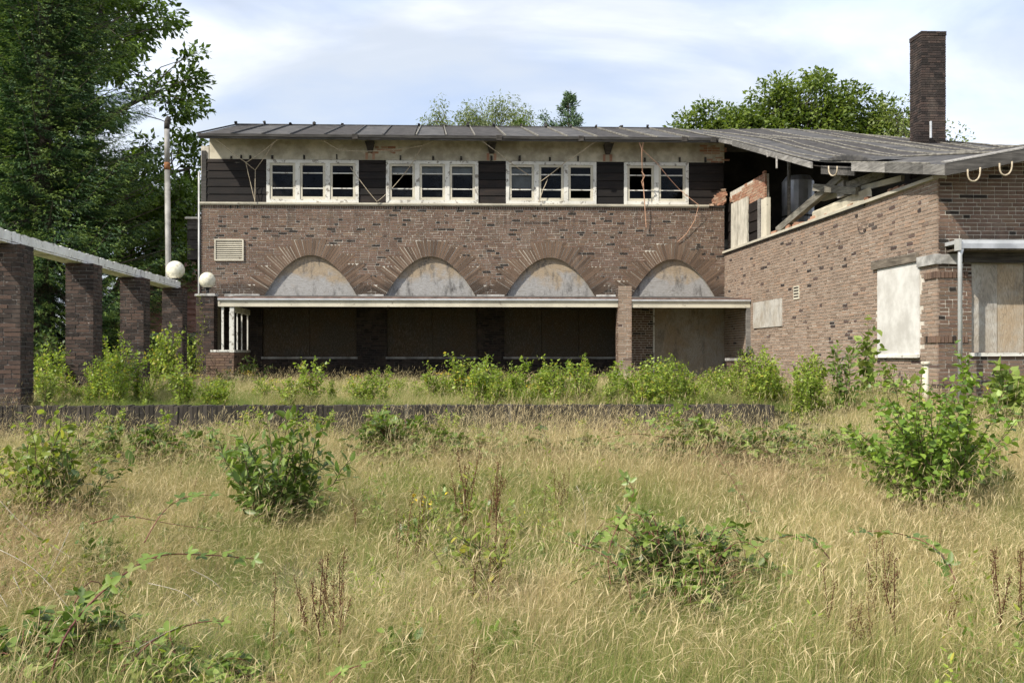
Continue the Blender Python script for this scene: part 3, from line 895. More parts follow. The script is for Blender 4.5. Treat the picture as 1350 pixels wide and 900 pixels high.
# right end: thin post on a low brick stub
qx0, qx1 = at(984, 440, CY).x, at(990, 440, CY).x
MB().box((qx0, CY - 0.02, at(987, 472, CY).z), (qx1, CY + 0.06, ZF1 - 0.19)).build('end_post', MT['fascia'], bld)
sx0, sx1 = at(962, 480, CY).x, at(991, 480, CY).x
sz = at(970, 472, CY).z
mb = MB()
mb.box((sx0 + 0.01, CY - 0.09, 0.7), (sx1 - 0.01, CY + 0.25, sz - 0.07))
mb.build('stub_core', MT['mortar_dark'], bld)
mb = MB()
for b in lay(sx0, sx1, 0.8, sz - 0.06): put(mb, (0, CY - 0.1, 0), UX, NX, *b)
for b in lay(0, 0.35, 0.8, sz - 0.06): put(mb, (sx0, CY - 0.1, 0), Vector((0, 1, 0)), Vector((-1, 0, 0)), *b)
mb.build('stub_wall', MT['brick'], bld, kind='stuff')
MB().box((sx0 - 0.03, CY - 0.13, sz - 0.06), (sx1 + 0.02, CY + 0.28, sz), 0.006).build('stub_coping', MT['concrete'], bld)

# roof surface: one slope over main part and wing, sunk at the wing's corner
EY, RY = 25.35, 30.3
def zmain(y): return Z_EAVE + 0.28 * (y - EY)
W0, W1 = atx(968, 186, 7.4), atx(1073, 214, 7.4)
WC = at(1250, 219, CORN_Y - 0.62)
def westx(y):
    if y >= W1.y: return 7.4
    return 7.4 + (WC.x - 7.4) * (W1.y - y) / (W1.y - WC.y)
def zwest(y):
    pts = [(WC.y, WC.z), (W1.y, W1.z), (W0.y, W0.z), (EY, zmain(EY)), (RY, zmain(RY))]
    if y <= WC.y: return WC.z
    for (y0, z0), (y1, z1) in zip(pts, pts[1:]):
        if y <= y1: return z0 + (z1 - z0) * (y - y0) / (y1 - y0)
    return pts[-1][1]
def zwing(x, y):
    d = max(x - westx(y), 0)
    z = zwest(y)
    z += 0.18 * min(d, 5.0) * min(max((21 - y) / 6.5, 0), 1)
    z -= max(x - 12, 0) * 0.085 * min(max((y - 20) / 8, 0), 1)
    z += 0.03 * math.sin(1.1 * x + 0.7 * y) * min(d, 1)
    return z

# ================================================================ wing
NW = Vector((-1, 0, 0))
UW = Vector((0, -1, 0))                                     # along the wing wall, towards the viewer
LEDGE = atx(1235, 236, WEST_X).z
WX1 = 13.2
O_w = Vector((WEST_X, FY, 0))
LW = FY - CORN_Y
wb = [atx(1158, 468, WEST_X), atx(1213, 345, WEST_X)]        # pale board by the corner
front_open = (at(1281, 400, CORN_Y).x, 9.62)
def ZWF(x): return zwing(x, CORN_Y) - 0.10      # wall head just under the front eave
fo_z0, fo_z1 = at(1300, 465, CORN_Y).z, at(1300, 347, CORN_Y).z
mb = MB()
mb.poly([(WEST_X + 0.009, CORN_Y + 0.009, 0.3), (WEST_X + 0.009, CORN_Y + 0.009, LEDGE), (WEST_X + 0.009, FY, LEDGE), (WEST_X + 0.009, FY, 0.3)])
yq = CORN_Y + 0.009
mb.poly([(WEST_X + 0.009, yq, 0.3), (front_open[0], yq, 0.3), (front_open[0], yq, ZWF(front_open[0])), (WEST_X + 0.009, yq, LEDGE)])
mb.poly([(front_open[1], yq, 0.3), (WX1, yq, 0.3), (WX1, yq, ZWF(WX1)), (front_open[1], yq, ZWF(front_open[1]))])
mb.poly([(front_open[0], yq, fo_z1), (front_open[1], yq, fo_z1), (front_open[1], yq, ZWF(front_open[1])), (front_open[0], yq, ZWF(front_open[0]))])
mb.poly([(front_open[0], yq, 0.3), (front_open[1], yq, 0.3), (front_open[1], yq, fo_z0), (front_open[0], yq, fo_z0)])
mb.box((WX1, yq + 0.001, 0.3), (WX1 + 0.2, 30.2, 5.0))
mb.box((WEST_X + 0.2, CORN_Y + 0.2, LEDGE - 0.25), (WX1 - 0.01, 30.0, LEDGE - 0.15))
wing = mb.build('wing_wall', MT['mortar'], bld)
# nearest bricks one by one, the rest as one mass
west_b, front_b = [], []
for b in lay(0.004, LW - 0.002, 0.55, LEDGE - 0.005):
    yc = FY - (b[0] + b[1]) / 2
    if wb[1].y - 0.02 < yc < wb[0].y + 0.02 and wb[0].z < (b[2] + b[3]) / 2 < wb[1].z + 0.1: continue
    west_b.append(b)
for b in lay(0.03, WX1 - WEST_X, 0.55, 5.6, lambda z: [(front_open[0] - WEST_X, front_open[1] - WEST_X)] if fo_z0 < z < fo_z1 else []):
    if b[3] < ZWF(WEST_X + b[0]) and b[3] < ZWF(WEST_X + b[1]): front_b.append(b)
O_f = Vector((WEST_X, CORN_Y, 0))
def vis(b): return b[2] > 1.45
near_w = sorted([b for b in west_b if vis(b)], key=lambda b: -(b[0] + b[1]))[:300]
xmax = at(1352, 400, CORN_Y).x - WEST_X
near_f = [b for b in front_b if vis(b) and b[0] < xmax and b[2] < LEDGE + 0.1][:290]
sw, sf = set(near_w), set(near_f)
mb = MB()
for b in west_b:
    if b in sw: brick_obj(wing, MT['brick_wing'], O_w, UW, NW, *b)  # sunlit long wall: the paler brick paints the light in
    else: put(mb, O_w, UW, NW, *b)
mb.build('brickwork', MT['brick_wing'], wing, kind='stuff')
mb = MB()
for b in front_b:
    if b in sf: brick_obj(wing, MT['brick'], O_f, UX, NX, *b)  # shaded front face: the darker brick paints the shade in
    else: put(mb, O_f, UX, NX, *b)
# soldier bands at the corner pier
for zb in (at(1236, 362, CORN_Y).z, at(1236, 447, CORN_Y).z):
    u = 0.0
    while u < front_open[0] - WEST_X - 0.06:
        put(mb, O_f, UX, NX, u, u + 0.05, zb - 0.05, zb + 0.05, proud=0.022)
        u += 0.0615
    u = LW - 0.36
    while u < LW - 0.02:
        put(mb, O_w, UW, NW, u, u + 0.05, zb - 0.05, zb + 0.05, proud=0.022)
        u += 0.0615
mb.build('brickwork', MT['brick'], wing, kind='stuff')
# ledge along the wing wall
MB().box((WEST_X - 0.06, CORN_Y - 0.0, LEDGE), (WEST_X + 0.16, FY - 0.0, LEDGE + 0.055), 0.004).build('ledge', MT['sill'], bld)
MB().box((WEST_X - 0.035, CORN_Y + 2.5, LEDGE - 0.035), (WEST_X - 0.002, FY - 0.1, LEDGE - 0.001), 0.003).build('ledge_gutter', MT['black_timber'], bld)
# pale board, its lintel and bottom flashing
MB().box((WEST_X - 0.02, wb[1].y, wb[0].z), (WEST_X + 0.02, wb[0].y, wb[1].z)).build('window_board', MT['ply_pale'], bld, label='whitewashed board over the wing window beside the corner')
MB().box((WEST_X - 0.05, wb[1].y - 0.02, wb[0].z - 0.045), (WEST_X - 0.021, wb[0].y + 0.02, wb[0].z + 0.012), 0.008).build('flashing', MT['white'], bld)
MB().box((WEST_X - 0.05, wb[1].y + 0.03, wb[1].z + 0.006), (WEST_X + 0.05, wb[0].y + 0.18, wb[1].z + 0.15), 0.004).build('lintel', MT['lintel'], bld)
lz = at(1235, 348, CORN_Y).z
mb = MB().box((WEST_X - 0.045, CORN_Y - 0.045, lz), (WEST_X + 0.05, wb[1].y + 0.025, lz + 0.155), 0.006)
mb.box((WEST_X + 0.052, CORN_Y - 0.045, lz), (at(1262, 400, CORN_Y).x, CORN_Y + 0.04, lz + 0.15), 0.006)
mb.build('corner_band', MT['concrete'], bld)
s0, s1 = atx(994, 433, WEST_X), atx(1031.5, 393, WEST_X)
MB().box((WEST_X - 0.022, s1.y, s0.z), (WEST_X + 0.01, s0.y, s1.z)).build('wall_board', MT['ply_grey'], bld)
g0, g1 = atx(1046.5, 395, WEST_X), atx(1054, 376, WEST_X)
vt = MB().box((WEST_X - 0.012, g1.y, g0.z), (WEST_X + 0.01, g0.y, g1.z)).build('air_brick', MT['cream'], bld)
for k in range(4):
    z = g0.z + (g1.z - g0.z) * (0.14 + 0.22 * k)
    MB().box((WEST_X - 0.0145, g1.y + 0.03, z), (WEST_X - 0.0122, g0.y - 0.03, z + 0.03)).build('slot', MT['dark_room'], vt)
# front window of the wing: grey boards, black lintel, metal awning and its downpipe
fw = (front_open[1] - front_open[0])
for k in range(3):
    MB().box((front_open[0] + fw * k / 3 + 0.004, CORN_Y + 0.05 + 0.012 * (k == 1), fo_z0), (front_open[0] + fw * (k + 1) / 3 - 0.004, CORN_Y + 0.068 + 0.012 * (k == 1), fo_z1)).build('window_board', MT['ply_grey'] if k == 0 else MT['ply'], bld)
MB().box((front_open[0] - 0.04, CORN_Y - 0.04, fo_z0 - 0.05), (front_open[1] + 0.04, CORN_Y + 0.045, fo_z0 + 0.004), 0.006).build('window_sill', MT['white'], bld)
MB().box((at(1268, 340, CORN_Y).x, CORN_Y - 0.06, fo_z1 + 0.004), (front_open[1] + 0.2, CORN_Y + 0.04, fo_z1 + 0.17)).build('lintel', MT['black_timber'], bld)
AY = CORN_Y - 0.42
ax0 = at(1264.5, 320, AY).x
az1, az0 = at(1290, 316, AY).z, at(1290, 327.5, AY).z
aw = MB().box((ax0, AY, az1 - 0.055), (front_open[1] + 0.4, CORN_Y - 0.006, az1)).build('awning', MT['alu'], bld)
MB().box((ax0 + 0.02, AY - 0.025, az0), (front_open[1] + 0.4, AY - 0.002, az1 - 0.058)).build('gutter', MT['metal'], aw)
MB().box((ax0 - 0.02, AY - 0.035, az0 - 0.03), (ax0 + 0.018, AY + 0.1, az1 + 0.012)).build('end_cap', MT['pipe_white'], aw)
MB().box((ax0 + 0.02, AY + 0.05, az0 - 0.02), (front_open[1] + 0.4, CORN_Y - 0.02, az0 + 0.01)).build('underside', MT['lintel'], aw)
mb = MB().tube([(ax0 + 0.045, AY + 0.02, az0 + 0.02), (ax0 + 0.03, AY + 0.03, az0 - 0.1), (ax0 + 0.03, AY + 0.03, 0.8)], [0.045, 0.033, 0.033], 10)
mb.build('downpipe', MT['alu'], aw, smooth=True)

# ---- damaged upper storey of the wing
XI = WEST_X + 0.10
def wy(px): return atx(px, 300, XI).y
def wz(px, py): return atx(px, py, XI).z
# dark clapboards stub beside the main wall
for k in range(5):
    z = LEDGE + 0.06 + 0.26 * k
    MB().obox((XI, wy(964), z), (0.03, 0, 0), (0, FY - wy(964) - 0.005, 0), (0.02, 0, 0.245)).build('plank', MT['dark_wood'], bld)
# pale upright planks
for p0, p1, top in ((965, 974, 267), (974.5, 986, 262)):
    MB().box((XI - 0.03, wy(p1), LEDGE + 0.056), (XI + 0.02, wy(p0), wz((p0 + p1) / 2, top)), 0.006).build('upright_plank', MT['timber_z'], bld)
# dark plank remnants
for k in range(4):
    z = LEDGE + 0.08 + 0.25 * k
    MB().obox((XI - 0.01, wy(1000), z), (0.03, 0, 0), (0, wy(987) - wy(1000), random.uniform(-0.03, 0.03)), (0.02, 0, 0.235)).build('plank', MT['dark_wood'], bld)
MB().box((XI - 0.04, wy(1004), LEDGE + 0.056), (XI + 0.03, wy(1000.5), wz(1002, 262)), 0.008).build('stud', MT['fascia'], bld)
MB().box((XI - 0.03, wy(1012), LEDGE + 0.056), (XI + 0.07, wy(1005), wz(1008, 262)), 0.006).build('stud', MT['cream'], bld)
# broken orange brick panel
mb = MB()
ya, yb2 = wy(1006), FY - 0.01
core = MB().box((XI + 0.052, ya + 0.05, LEDGE + 0.9), (XI + 0.16, yb2, wz(985, 240)))
bw_ = core.build('broken_wall', MT['mortar'], bld)
zlo, zhi = LEDGE + 0.75, wz(1003, 226)
nind = 0
for b in lay(0.0, yb2 - ya, zlo, zhi):
    cy, cz = (b[0] + b[1]) / 2, (b[2] + b[3]) / 2
    toplim = zhi - 0.18 * (cy / (yb2 - ya)) + random.uniform(-0.06, 0.03)
    if cz > toplim: continue
    brick_obj(bw_, MT['brick_raw'], (XI + 0.04, ya + (yb2 - ya), 0), UW, NW, (yb2 - ya) - b[1], (yb2 - ya) - b[0], b[2], b[3])
# timbers of the collapsed eave
def wbar(name, p0, p1, x0, x1, w, h, m):
    a_, b_ = atx(*p0, x0), atx(*p1, x1)
    return MB().bar(a_, b_, w, h).build(name, m, bld)
wbar('diagonal_beam', (1026, 304), (1113, 231), XI, XI - 0.1, 0.12, 0.15, MT['timber'])
wbar('cross_beam', (1074, 247), (1131, 252), XI - 0.16, XI - 0.05, 0.09, 0.14, MT['timber'])
wbar('cross_beam', (1118, 246), (1168, 228), XI - 0.02, XI + 0.3, 0.09, 0.16, MT['timber'])
wbar('cross_beam', (1085, 262), (1190, 235), XI + 0.12, XI + 0.12, 0.06, 0.1, MT['cream'])
pp = atx(1111, 246, XI - 0.06)
MB().box((pp.x - 0.05, pp.y - 0.14, LEDGE + 0.3), (pp.x + 0.05, pp.y + 0.14, atx(1111, 222, XI - 0.06).z), 0.006).build('stub_post', MT['fascia'], bld)
a_ = at(1040, 286, 23.6); b_ = at(1040, 208, 23.6)
MB().tube([a_ - Vector((0, 0, 0.3)), b_ + Vector((0, 0, 0.3))], 0.045, 8).build('pole', MT['fascia'], bld, smooth=True)
c_ = at(1052, 285, 25.2)
mb = MB().tube([(c_.x, c_.y, LEDGE - 0.1), (c_.x, c_.y, at(1052, 240, 25.2).z), (c_.x, c_.y, at(1052, 233, 25.2).z)], [0.40, 0.40, 0.3], 20)
tk = mb.build('water_tank', MT['metal'], bld)
for dz in (0.35, 0.85):
    MB().tube([(c_.x, c_.y, LEDGE + dz), (c_.x, c_.y, LEDGE + dz + 0.04)], 0.415, 20).build('hoop', MT['black_metal'], tk)
MB().box((WEST_X + 0.03, wy(1150), LEDGE + 0.05), (WEST_X + 0.11, wy(1075), LEDGE + 0.25), 0.05).build('plaster_remnant', MT['plaster'], bld)
mb = MB()
for _ in range(70):
    y = random.uniform(wy(1200), wy(1020)); x = WEST_X + random.uniform(0.03, 0.4)
    s_ = random.uniform(0.02, 0.07)
    mb.box((x - s_, y - s_ * 1.5, LEDGE + 0.03), (x + s_, y + s_ * 1.5, LEDGE + 0.05 + s_ * 1.3), s_ * 0.4)
mb.build('rubble', MT['brick_raw'], bld, kind='stuff')

# ================================================================ roof
RX0, RX1 = at(262, 178, EY).x, 15.6
roof = MB()
yy = [WC.y + (RY - WC.y) * k / 16 for k in range(17)]
# deck (underside) of main part and wing
roof.poly([(RX0, EY, zmain(EY) - 0.06), (RX0, RY, zmain(RY) - 0.06), (7.4, RY, zmain(RY) - 0.06), (7.4, EY, zmain(EY) - 0.06)])
xsr = [0, 0.12, 0.25, 0.4, 0.6, 0.8, 1.0]
for y0, y1 in zip(yy, yy[1:]):
    for s0_, s1_ in zip(xsr, xsr[1:]):
        q = []
        for y_, s_ in ((y0, s0_), (y1, s0_), (y1, s1_), (y0, s1_)):
            x_ = westx(y_) + (RX1 - westx(y_)) * s_
            q.append((x_, y_, zwing(x_, y_) - 0.09))
        roof.poly(q)
# rear slope
roof.poly([(RX0, RY, zmain(RY) - 0.02), (RX0, RY + 4, zmain(RY) - 1.2), (RX1, RY + 4, zmain(RY) - 1.6), (RX1, RY, zwing(RX1, RY) - 0.02)])
rf = roof.build('roof', MT['soffit'], bld)
# felt strips of the main roof
nst = 17
sw_ = (7.4 - RX0) / nst
for k in range(nst):
    x0, x1 = RX0 + k * sw_, RX0 + (k + 1) * sw_
    j = random.uniform(0, 0.012)
    mb = MB()
    mb.obox((x0 + 0.012, EY - 0.03, zmain(EY - 0.03) - 0.055), (x1 - x0 - 0.024, 0, 0), (0, RY - EY + 0.03, 0.28 * (RY - EY + 0.03)), (0, 0, 0.05 + j))
    mb.build('felt_strip', MT['felt'] if random.random() < 0.6 else MT['felt_old'], rf)
    dark = x0 < -1.2
    xk = x0 + random.uniform(-0.05, 0.05)
    mb = MB().bar((xk, EY - 0.06, zmain(EY - 0.06) + 0.02), (xk + random.uniform(-0.08, 0.08), RY + 0.05, zmain(RY + 0.05) + 0.02), 0.028, 0.04)
    mb.build('seam', MT['seam_dark'] if dark else MT['seam'], rf)
    if random.random() < 0.8:
        MB().box((xk - 0.035, RY - 0.12, zmain(RY) + 0.03), (xk + 0.035, RY + 0.08, zmain(RY) + random.uniform(0.06, 0.12)), 0.02).build('seam_cap', MT['seam_dark'], rf)
mb = MB().box((RX0 - 0.03, RY - 0.05, zmain(RY) - 0.03), (7.4, RY + 0.12, zmain(RY) + 0.03)).build('ridge_strip', MT['seam_dark'], rf)
# felt strips and seams of the wing
nw = 9
for k in range(nw):
    s0_, s1_ = (k / nw), ((k + 1) / nw)
    mb = MB()
    o = random.uniform(0, 0.01)
    for y0, y1 in zip(yy, yy[1:]):
        q = []
        for y_, s_ in ((y0, s0_), (y0, s1_), (y1, s1_), (y1, s0_)):
            x_ = westx(y_) + (RX1 - westx(y_)) * s_
            q.append((x_, y_, zwing(x_, y_) + o))
        mb.poly(q)
    # front edge thickness
    xa, xb = westx(yy[0]) + (RX1 - westx(yy[0])) * s0_, westx(yy[0]) + (RX1 - westx(yy[0])) * s1_
    mb.poly([(xa, yy[0], zwing(xa, yy[0]) - 0.085), (xb, yy[0], zwing(xb, yy[0]) - 0.085), (xb, yy[0], zwing(xb, yy[0]) + o), (xa, yy[0], zwing(xa, yy[0]) + o)])
    mb.build('felt_strip', MT['felt'] if k % 3 else MT['felt_old'], rf)
    pts, brk = [], random.random()
    segs = []
    for t in range(34):
        y_ = yy[0] + 0.15 + (RY - yy[0] - 0.2) * t / 33
        x_ = westx(y_) + (RX1 - westx(y_)) * (s0_ + 0.006) + 0.03 * math.sin(t * 0.9 + k)
        pts.append((x_, y_, zwing(x_, y_) + o + 0.015))
    mb = MB()
    lo_ = 0 if k % 2 else random.randrange(0, 8)
    mb.tube(pts[lo_:], 0.017, 5)
    mb.build('seam', MT['seam'], rf)
    if k in (0, 1, 2, 4, 6):   # half-width repair strips
        mb = MB()
        pts = []
        for t in range(random.randrange(3, 10), random.randrange(18, 30)):
            y_ = yy[0] + 0.15 + (RY - yy[0] - 0.2) * t / 33
            x_ = westx(y_) + (RX1 - westx(y_)) * (s0_ + 0.045) + 0.04 * math.sin(t * 1.3 + k)
            pts.append((x_, y_, zwing(x_, y_) + o + 0.012))
        mb.tube(pts, 0.013, 5)
        mb.build('seam', MT['seam'], rf)
# torn felt rucked up at the west edge
mb = MB()
cf = atx(1128, 208, 7.6)
G_ = 9
for i in range(G_):
    for j in range(G_):
        u, v = i / (G_ - 1), j / (G_ - 1)
        x_ = 7.2 + 0.9 * u; y_ = W1.y - 2.3 + 2.2 * v
        x_ = max(x_, westx(y_) + 0.02)
        hh = 0.17 * math.sin(math.pi * u) * math.sin(math.pi * v) * (0.6 + 0.6 * math.sin(5 * u + 3 * v)) + 0.03
        mb.v.append((x_, y_, zwing(x_, y_) + 0.02 + hh))
for i in range(G_ - 1):
    for j in range(G_ - 1):
        mb.f.append((i * G_ + j, (i + 1) * G_ + j, (i + 1) * G_ + j + 1, i * G_ + j + 1))
mb.build('torn_felt', MT['seam_dark'], rf, smooth=True)
# fascias
MB().box((RX0 - 0.02, EY - 0.075, zmain(EY) - 0.075), (fx(942), EY - 0.035, zmain(EY) - 0.005), 0.003).build('fascia', MT['fascia_dark'], rf)
MB().box((RX0 + 0.02, EY - 0.04, zmain(EY) - 0.125), (fx(938), EY - 0.0, zmain(EY) - 0.077), 0.003).build('fascia', MT['fascia_dark'], rf)
for p0 in (470, 655, 760, 893, 930):
    x = fx(p0)
    MB().box((x - 0.06, EY - 0.1, zmain(EY) - 0.12), (x + 0.08, EY - 0.076, zmain(EY) + 0.01), 0.01).build('gutter_patch', MT['black_timber'], rf)
def edge_board(ya, yb, drop, hgt, m, dx=-0.02):
    mb = MB()
    n = 5
    for k in range(n):
        y0 = ya + (yb - ya) * k / n; y1 = ya + (yb - ya) * (k + 1) / n
        p0 = Vector((westx(y0) + dx, y0, zwest(y0) - drop)); p1 = Vector((westx(y1) + dx, y1, zwest(y1) - drop))
        mb.obox(p0, p1 - p0, (-0.035, 0, 0), (0, 0, -hgt))
    return mb.build('fascia', m, rf)
edge_board(EY - 0.3, W0.y, 0.0, 0.09, MT['fascia_y'])
edge_board(W0.y - 0.003, W1.y, 0.0, 0.115, MT['fascia_y'])
edge_board(W1.y - 0.25, W1.y - 1.6, 0.06, 0.16, MT['fascia_dark'], 0.06)
edge_board(W1.y - 1.65, WC.y + 0.0, -0.02, 0.155, MT['fascia_y'])
# front fascia rising from the sunken corner
mb = MB()
xa, n = WC.x, 8
for k in range(n):
    x0 = WC.x - 0.05 + (RX1 - WC.x) * k / n; x1 = WC.x - 0.05 + (RX1 - WC.x) * (k + 1) / n
    p0 = Vector((x0, WC.y - 0.002, zwing(x0, WC.y) + 0.035)); p1 = Vector((x1, WC.y - 0.002, zwing(x1, WC.y) + 0.035))
    mb.obox(p0, p1 - p0, (0, -0.035, 0), (0, 0, -0.18))
mb.build('fascia', MT['fascia_dark'], rf)
mb = MB()
for k in range(n):
    x0 = WC.x - 0.05 + (RX1 - WC.x) * k / n; x1 = WC.x - 0.05 + (RX1 - WC.x) * (k + 1) / n
    p0 = Vector((x0, WC.y - 0.045, zwing(x0, WC.y) + 0.037)); p1 = Vector((x1, WC.y - 0.045, zwing(x1, WC.y) + 0.037))
    mb.obox(p0, p1 - p0, (0, 0.16, 0.04), (0, 0, 0.015))
mb.build('edge_flashing', MT['fascia_y'], rf)
# gutter hooks: bare wire loops
def loop(c, w, h, side):
    pts = []
    for k in range(15):
        t = math.pi * k / 14
        d = -w * math.cos(t)
        pts.append(Vector(c) + side * d + Vector((0, 0, -h * (math.sin(t) ** 0.6))))
    return MB().tube(pts, 0.013, 6).build('gutter_hook', MT['rope'], rf, smooth=True)
for p0, py in ((1284, 222), (1326, 214)):
    q = at(p0, py, WC.y - 0.06); loop(q, 0.095, 0.19, Vector((1, 0, 0.15)))
q = atx(1098, 219, 7.0); loop(q, 0.17, 0.17, Vector((0.05, -1, -0.2)).normalized())
# thin droppers under the west eave
for p0, y0, y1 in ((1012, 200, 207), (1024, 206, 222)):
    a_ = atx(p0, y0, 7.1); b_ = atx(p0, y1, 7.1)
    MB().tube([a_, b_], 0.02, 6).build('hanging_rod', MT['fascia'], rf)

# chimney
KY = 24.6
k0, k1 = at(1215, 100, KY).x, at(1247, 100, KY).x
KD = 0.62
kz0, kz1 = 6.2, at(1225, 41, KY).z
mb = MB().box((k0 + 0.01, KY + 0.01, kz0), (k1 - 0.01, KY + KD - 0.01, kz1 - 0.03))
ch = mb.build('chimney', MT['mortar_soot_shade'], rf)
faces = (((k0, KY, 0), UX, NX, 0, k1 - k0), ((k0, KY, 0), Vector((0, 1, 0)), Vector((-1, 0, 0)), 0.004, KD))
mb = MB()
for O, U, N, a_, b_ in faces + (((k1, KY, 0), Vector((0, 1, 0)), Vector((1, 0, 0)), 0.004, KD), ((k0, KY + KD, 0), UX, Vector((0, 1, 0)), 0.004, k1 - k0)):
    for b in lay(a_, b_, kz0, kz1 - 0.12): put(mb, O, U, N, *b)
for i in range(2):                                          # oversailing top courses
    e = 0.010
    for O, U, N, a_, b_ in (((k0 - e, KY - e, 0), UX, NX, 0, k1 - k0 + 2 * e), ((k0 - e, KY - e, 0), Vector((0, 1, 0)), Vector((-1, 0, 0)), 0.0, KD + 2 * e), ((k1 + e, KY - e, 0), Vector((0, 1, 0)), Vector((1, 0, 0)), 0, KD + 2 * e), ((k0 - e, KY + KD + e, 0), UX, Vector((0, 1, 0)), 0, k1 - k0 + 2 * e)):
        for b in lay(a_, b_, kz1 - 0.12 + 0.06 * i, kz1 - 0.06 + 0.06 * i): put(mb, O, U, N, *b, depth=0.1)
mb.poly([(k0 - 0.005, KY - 0.005, kz1 - 0.01), (k1 + 0.005, KY - 0.005, kz1 - 0.01), (k1 + 0.005, KY + KD + 0.005, kz1 - 0.01), (k0 - 0.005, KY + KD + 0.005, kz1 - 0.01)])
# lower shoulder
e0, e1 = at(1208, 165, KY - 0.3).x, at(1225, 165, KY - 0.3).x
ez = at(1215, 161, KY - 0.3).z
mb.box((e0 + 0.01, KY - 0.29, kz0), (e1 - 0.01, KY - 0.001, ez - 0.01))
for b in lay(e0, e1, kz0, ez): put(mb, (0, KY - 0.3, 0), UX, NX, *b)
for b in lay(0, 0.3, kz0, ez): put(mb, (e0, KY - 0.3, 0), Vector((0, 1, 0)), NW, *b)
co = mb.build('brickwork', MT['brick_chim'], ch, kind='stuff')
MB().tube([at(1227, 160, KY - 0.36), at(1227, 182, KY - 0.36)], 0.03, 8).build('vent_pipe', MT['alu'], ch)

# wood-clad annex seen past the gable corner
AY2 = 29.0
a0, a1 = at(247, 300, AY2).x, at(263, 300, AY2).x + 0.4
az = [at(255, y, AY2).z for y in (342, 289)]
mb = MB().box((a0 + 0.05, AY2 + 0.05, az[0] - 0.02), (a1, AY2 + 2, az[1]))
an = mb.build('annex', MT['dark_room'], bld)
for k in range(4):
    z = az[0] + (az[1] - az[0]) * k / 4
    MB().obox((a0, AY2 - 0.03, z), (a1 - a0, 0, 0), (0, 0.03, 0), (0, 0.03, (az[1] - az[0]) / 4 - 0.01)).build('shingle', MT['fascia_dark'], an)
MB().box((a0 - 0.05, AY2 - 0.1, az[1]), (a1, AY2 + 2, az[1] + 0.06)).build('annex_roof', MT['white'], an)

# ================================================================ pergola
PERG_Z = 3.10
perg = thing('pergola', 'dark brick pergola of five pillars carrying a flaking white beam', 'pergola', (-5.7, 18.5, TERR))
PIL = [(44.5, 13.75), (135, 16.5), (198, 19.3), (247, 22.2), (287, 25.0)]
PW = 0.44
pil_c = []
for i, (pr, yb) in enumerate(PIL):
    xr = at(pr, 400, yb).x
    x0, y0 = xr - PW, yb - PW
    pil_c.append((xr - PW / 2, yb - PW / 2))
    core = MB().box((x0 + 0.008, y0 + 0.008, 0.5), (xr - 0.008, yb - 0.008, PERG_Z - 0.005)).build('pillar', MT['mortar_dark'], perg)
    E = Vector((1, 0, 0)); Yv = Vector((0, 1, 0))
    vis_f = [((x0, y0, 0), UX, NX, 0, PW), ((xr, y0, 0), Yv, E, 0.003, PW)]
    hid_f = [((x0, y0, 0), Yv, -E, 0.003, PW), ((x0, yb, 0), UX, Yv, 0.003, PW - 0.003)]
    mbk = MB()
    for f in vis_f:
        for b in lay(f[3], f[4], 0.75, PERG_Z, L=(0.208, 0.1), ph=0.35):
            if i < 4 and b[2] > 1.0: brick_obj(core, MT['brick_perg'], f[0], f[1], f[2], *b)
            else: put(mbk, f[0], f[1], f[2], *b)
    for f in hid_f:
        for b in lay(f[3], f[4], 0.75, PERG_Z, ph=0.35): put(mbk, f[0], f[1], f[2], *b)
    mbk.build('brickwork', MT['brick_perg'], core, kind='stuff')
    if i == 4:
        MB().box((x0 - 0.03, y0 - 0.03, PERG_Z), (xr + 0.03, yb + 0.03, PERG_Z + 0.05), 0.012).build('pillar_cap', MT['concrete'], perg)
# beam: chipped top edge, boards underneath
def rough_beam(x0, x1, y0, y1, z0, z1, n, j, name, m, parent):
    mb = MB()
    sec = []
    for k in range(n + 1):
        y = y0 + (y1 - y0) * k / n
        c = [random.uniform(-1, 1) * j for _ in range(8)]
        sec.append([(x0 + c[0] * 0.4, y, z0 + c[1] * 0.2), (x1 + c[2] * 0.4, y, z0 + c[3] * 0.2), (x1 + c[4] * 0.5, y, z1 + min(c[5], 0.01)), (x0 + c[6] * 0.5, y, z1 + min(c[7], 0.01))])
    for s in sec: mb.v += s
    for k in range(n):
        a, b = 4 * k, 4 * k + 4
        for q in range(4): mb.f.append((a + q, a + (q + 1) % 4, b + (q + 1) % 4, b + q))
    mb.f.append((0, 3, 2, 1)); e = 4 * n
    mb.f.append((e, e + 1, e + 2, e + 3))
    return mb.build(name, m, parent)
bx1 = at(237, 376, 22.1).x
bxn = at(20, 315, 14.0).x
rough_beam(bx1 - 0.32, bx1 + 0.0, 12.3, 22.15, PERG_Z + 0.035, PERG_Z + 0.165, 160, 0.012, 'beam', MT['beam_white'], perg)
for k in range(3):
    rough_beam(bx1 - 0.34 + 0.115 * k, bx1 - 0.34 + 0.115 * k + 0.105, 12.3 + 0.1 * k, 22.1 - 0.03 * k, PERG_Z + 0.006, PERG_Z + 0.030, 40, 0.006, 'beam_board', MT['beam_white'], perg)

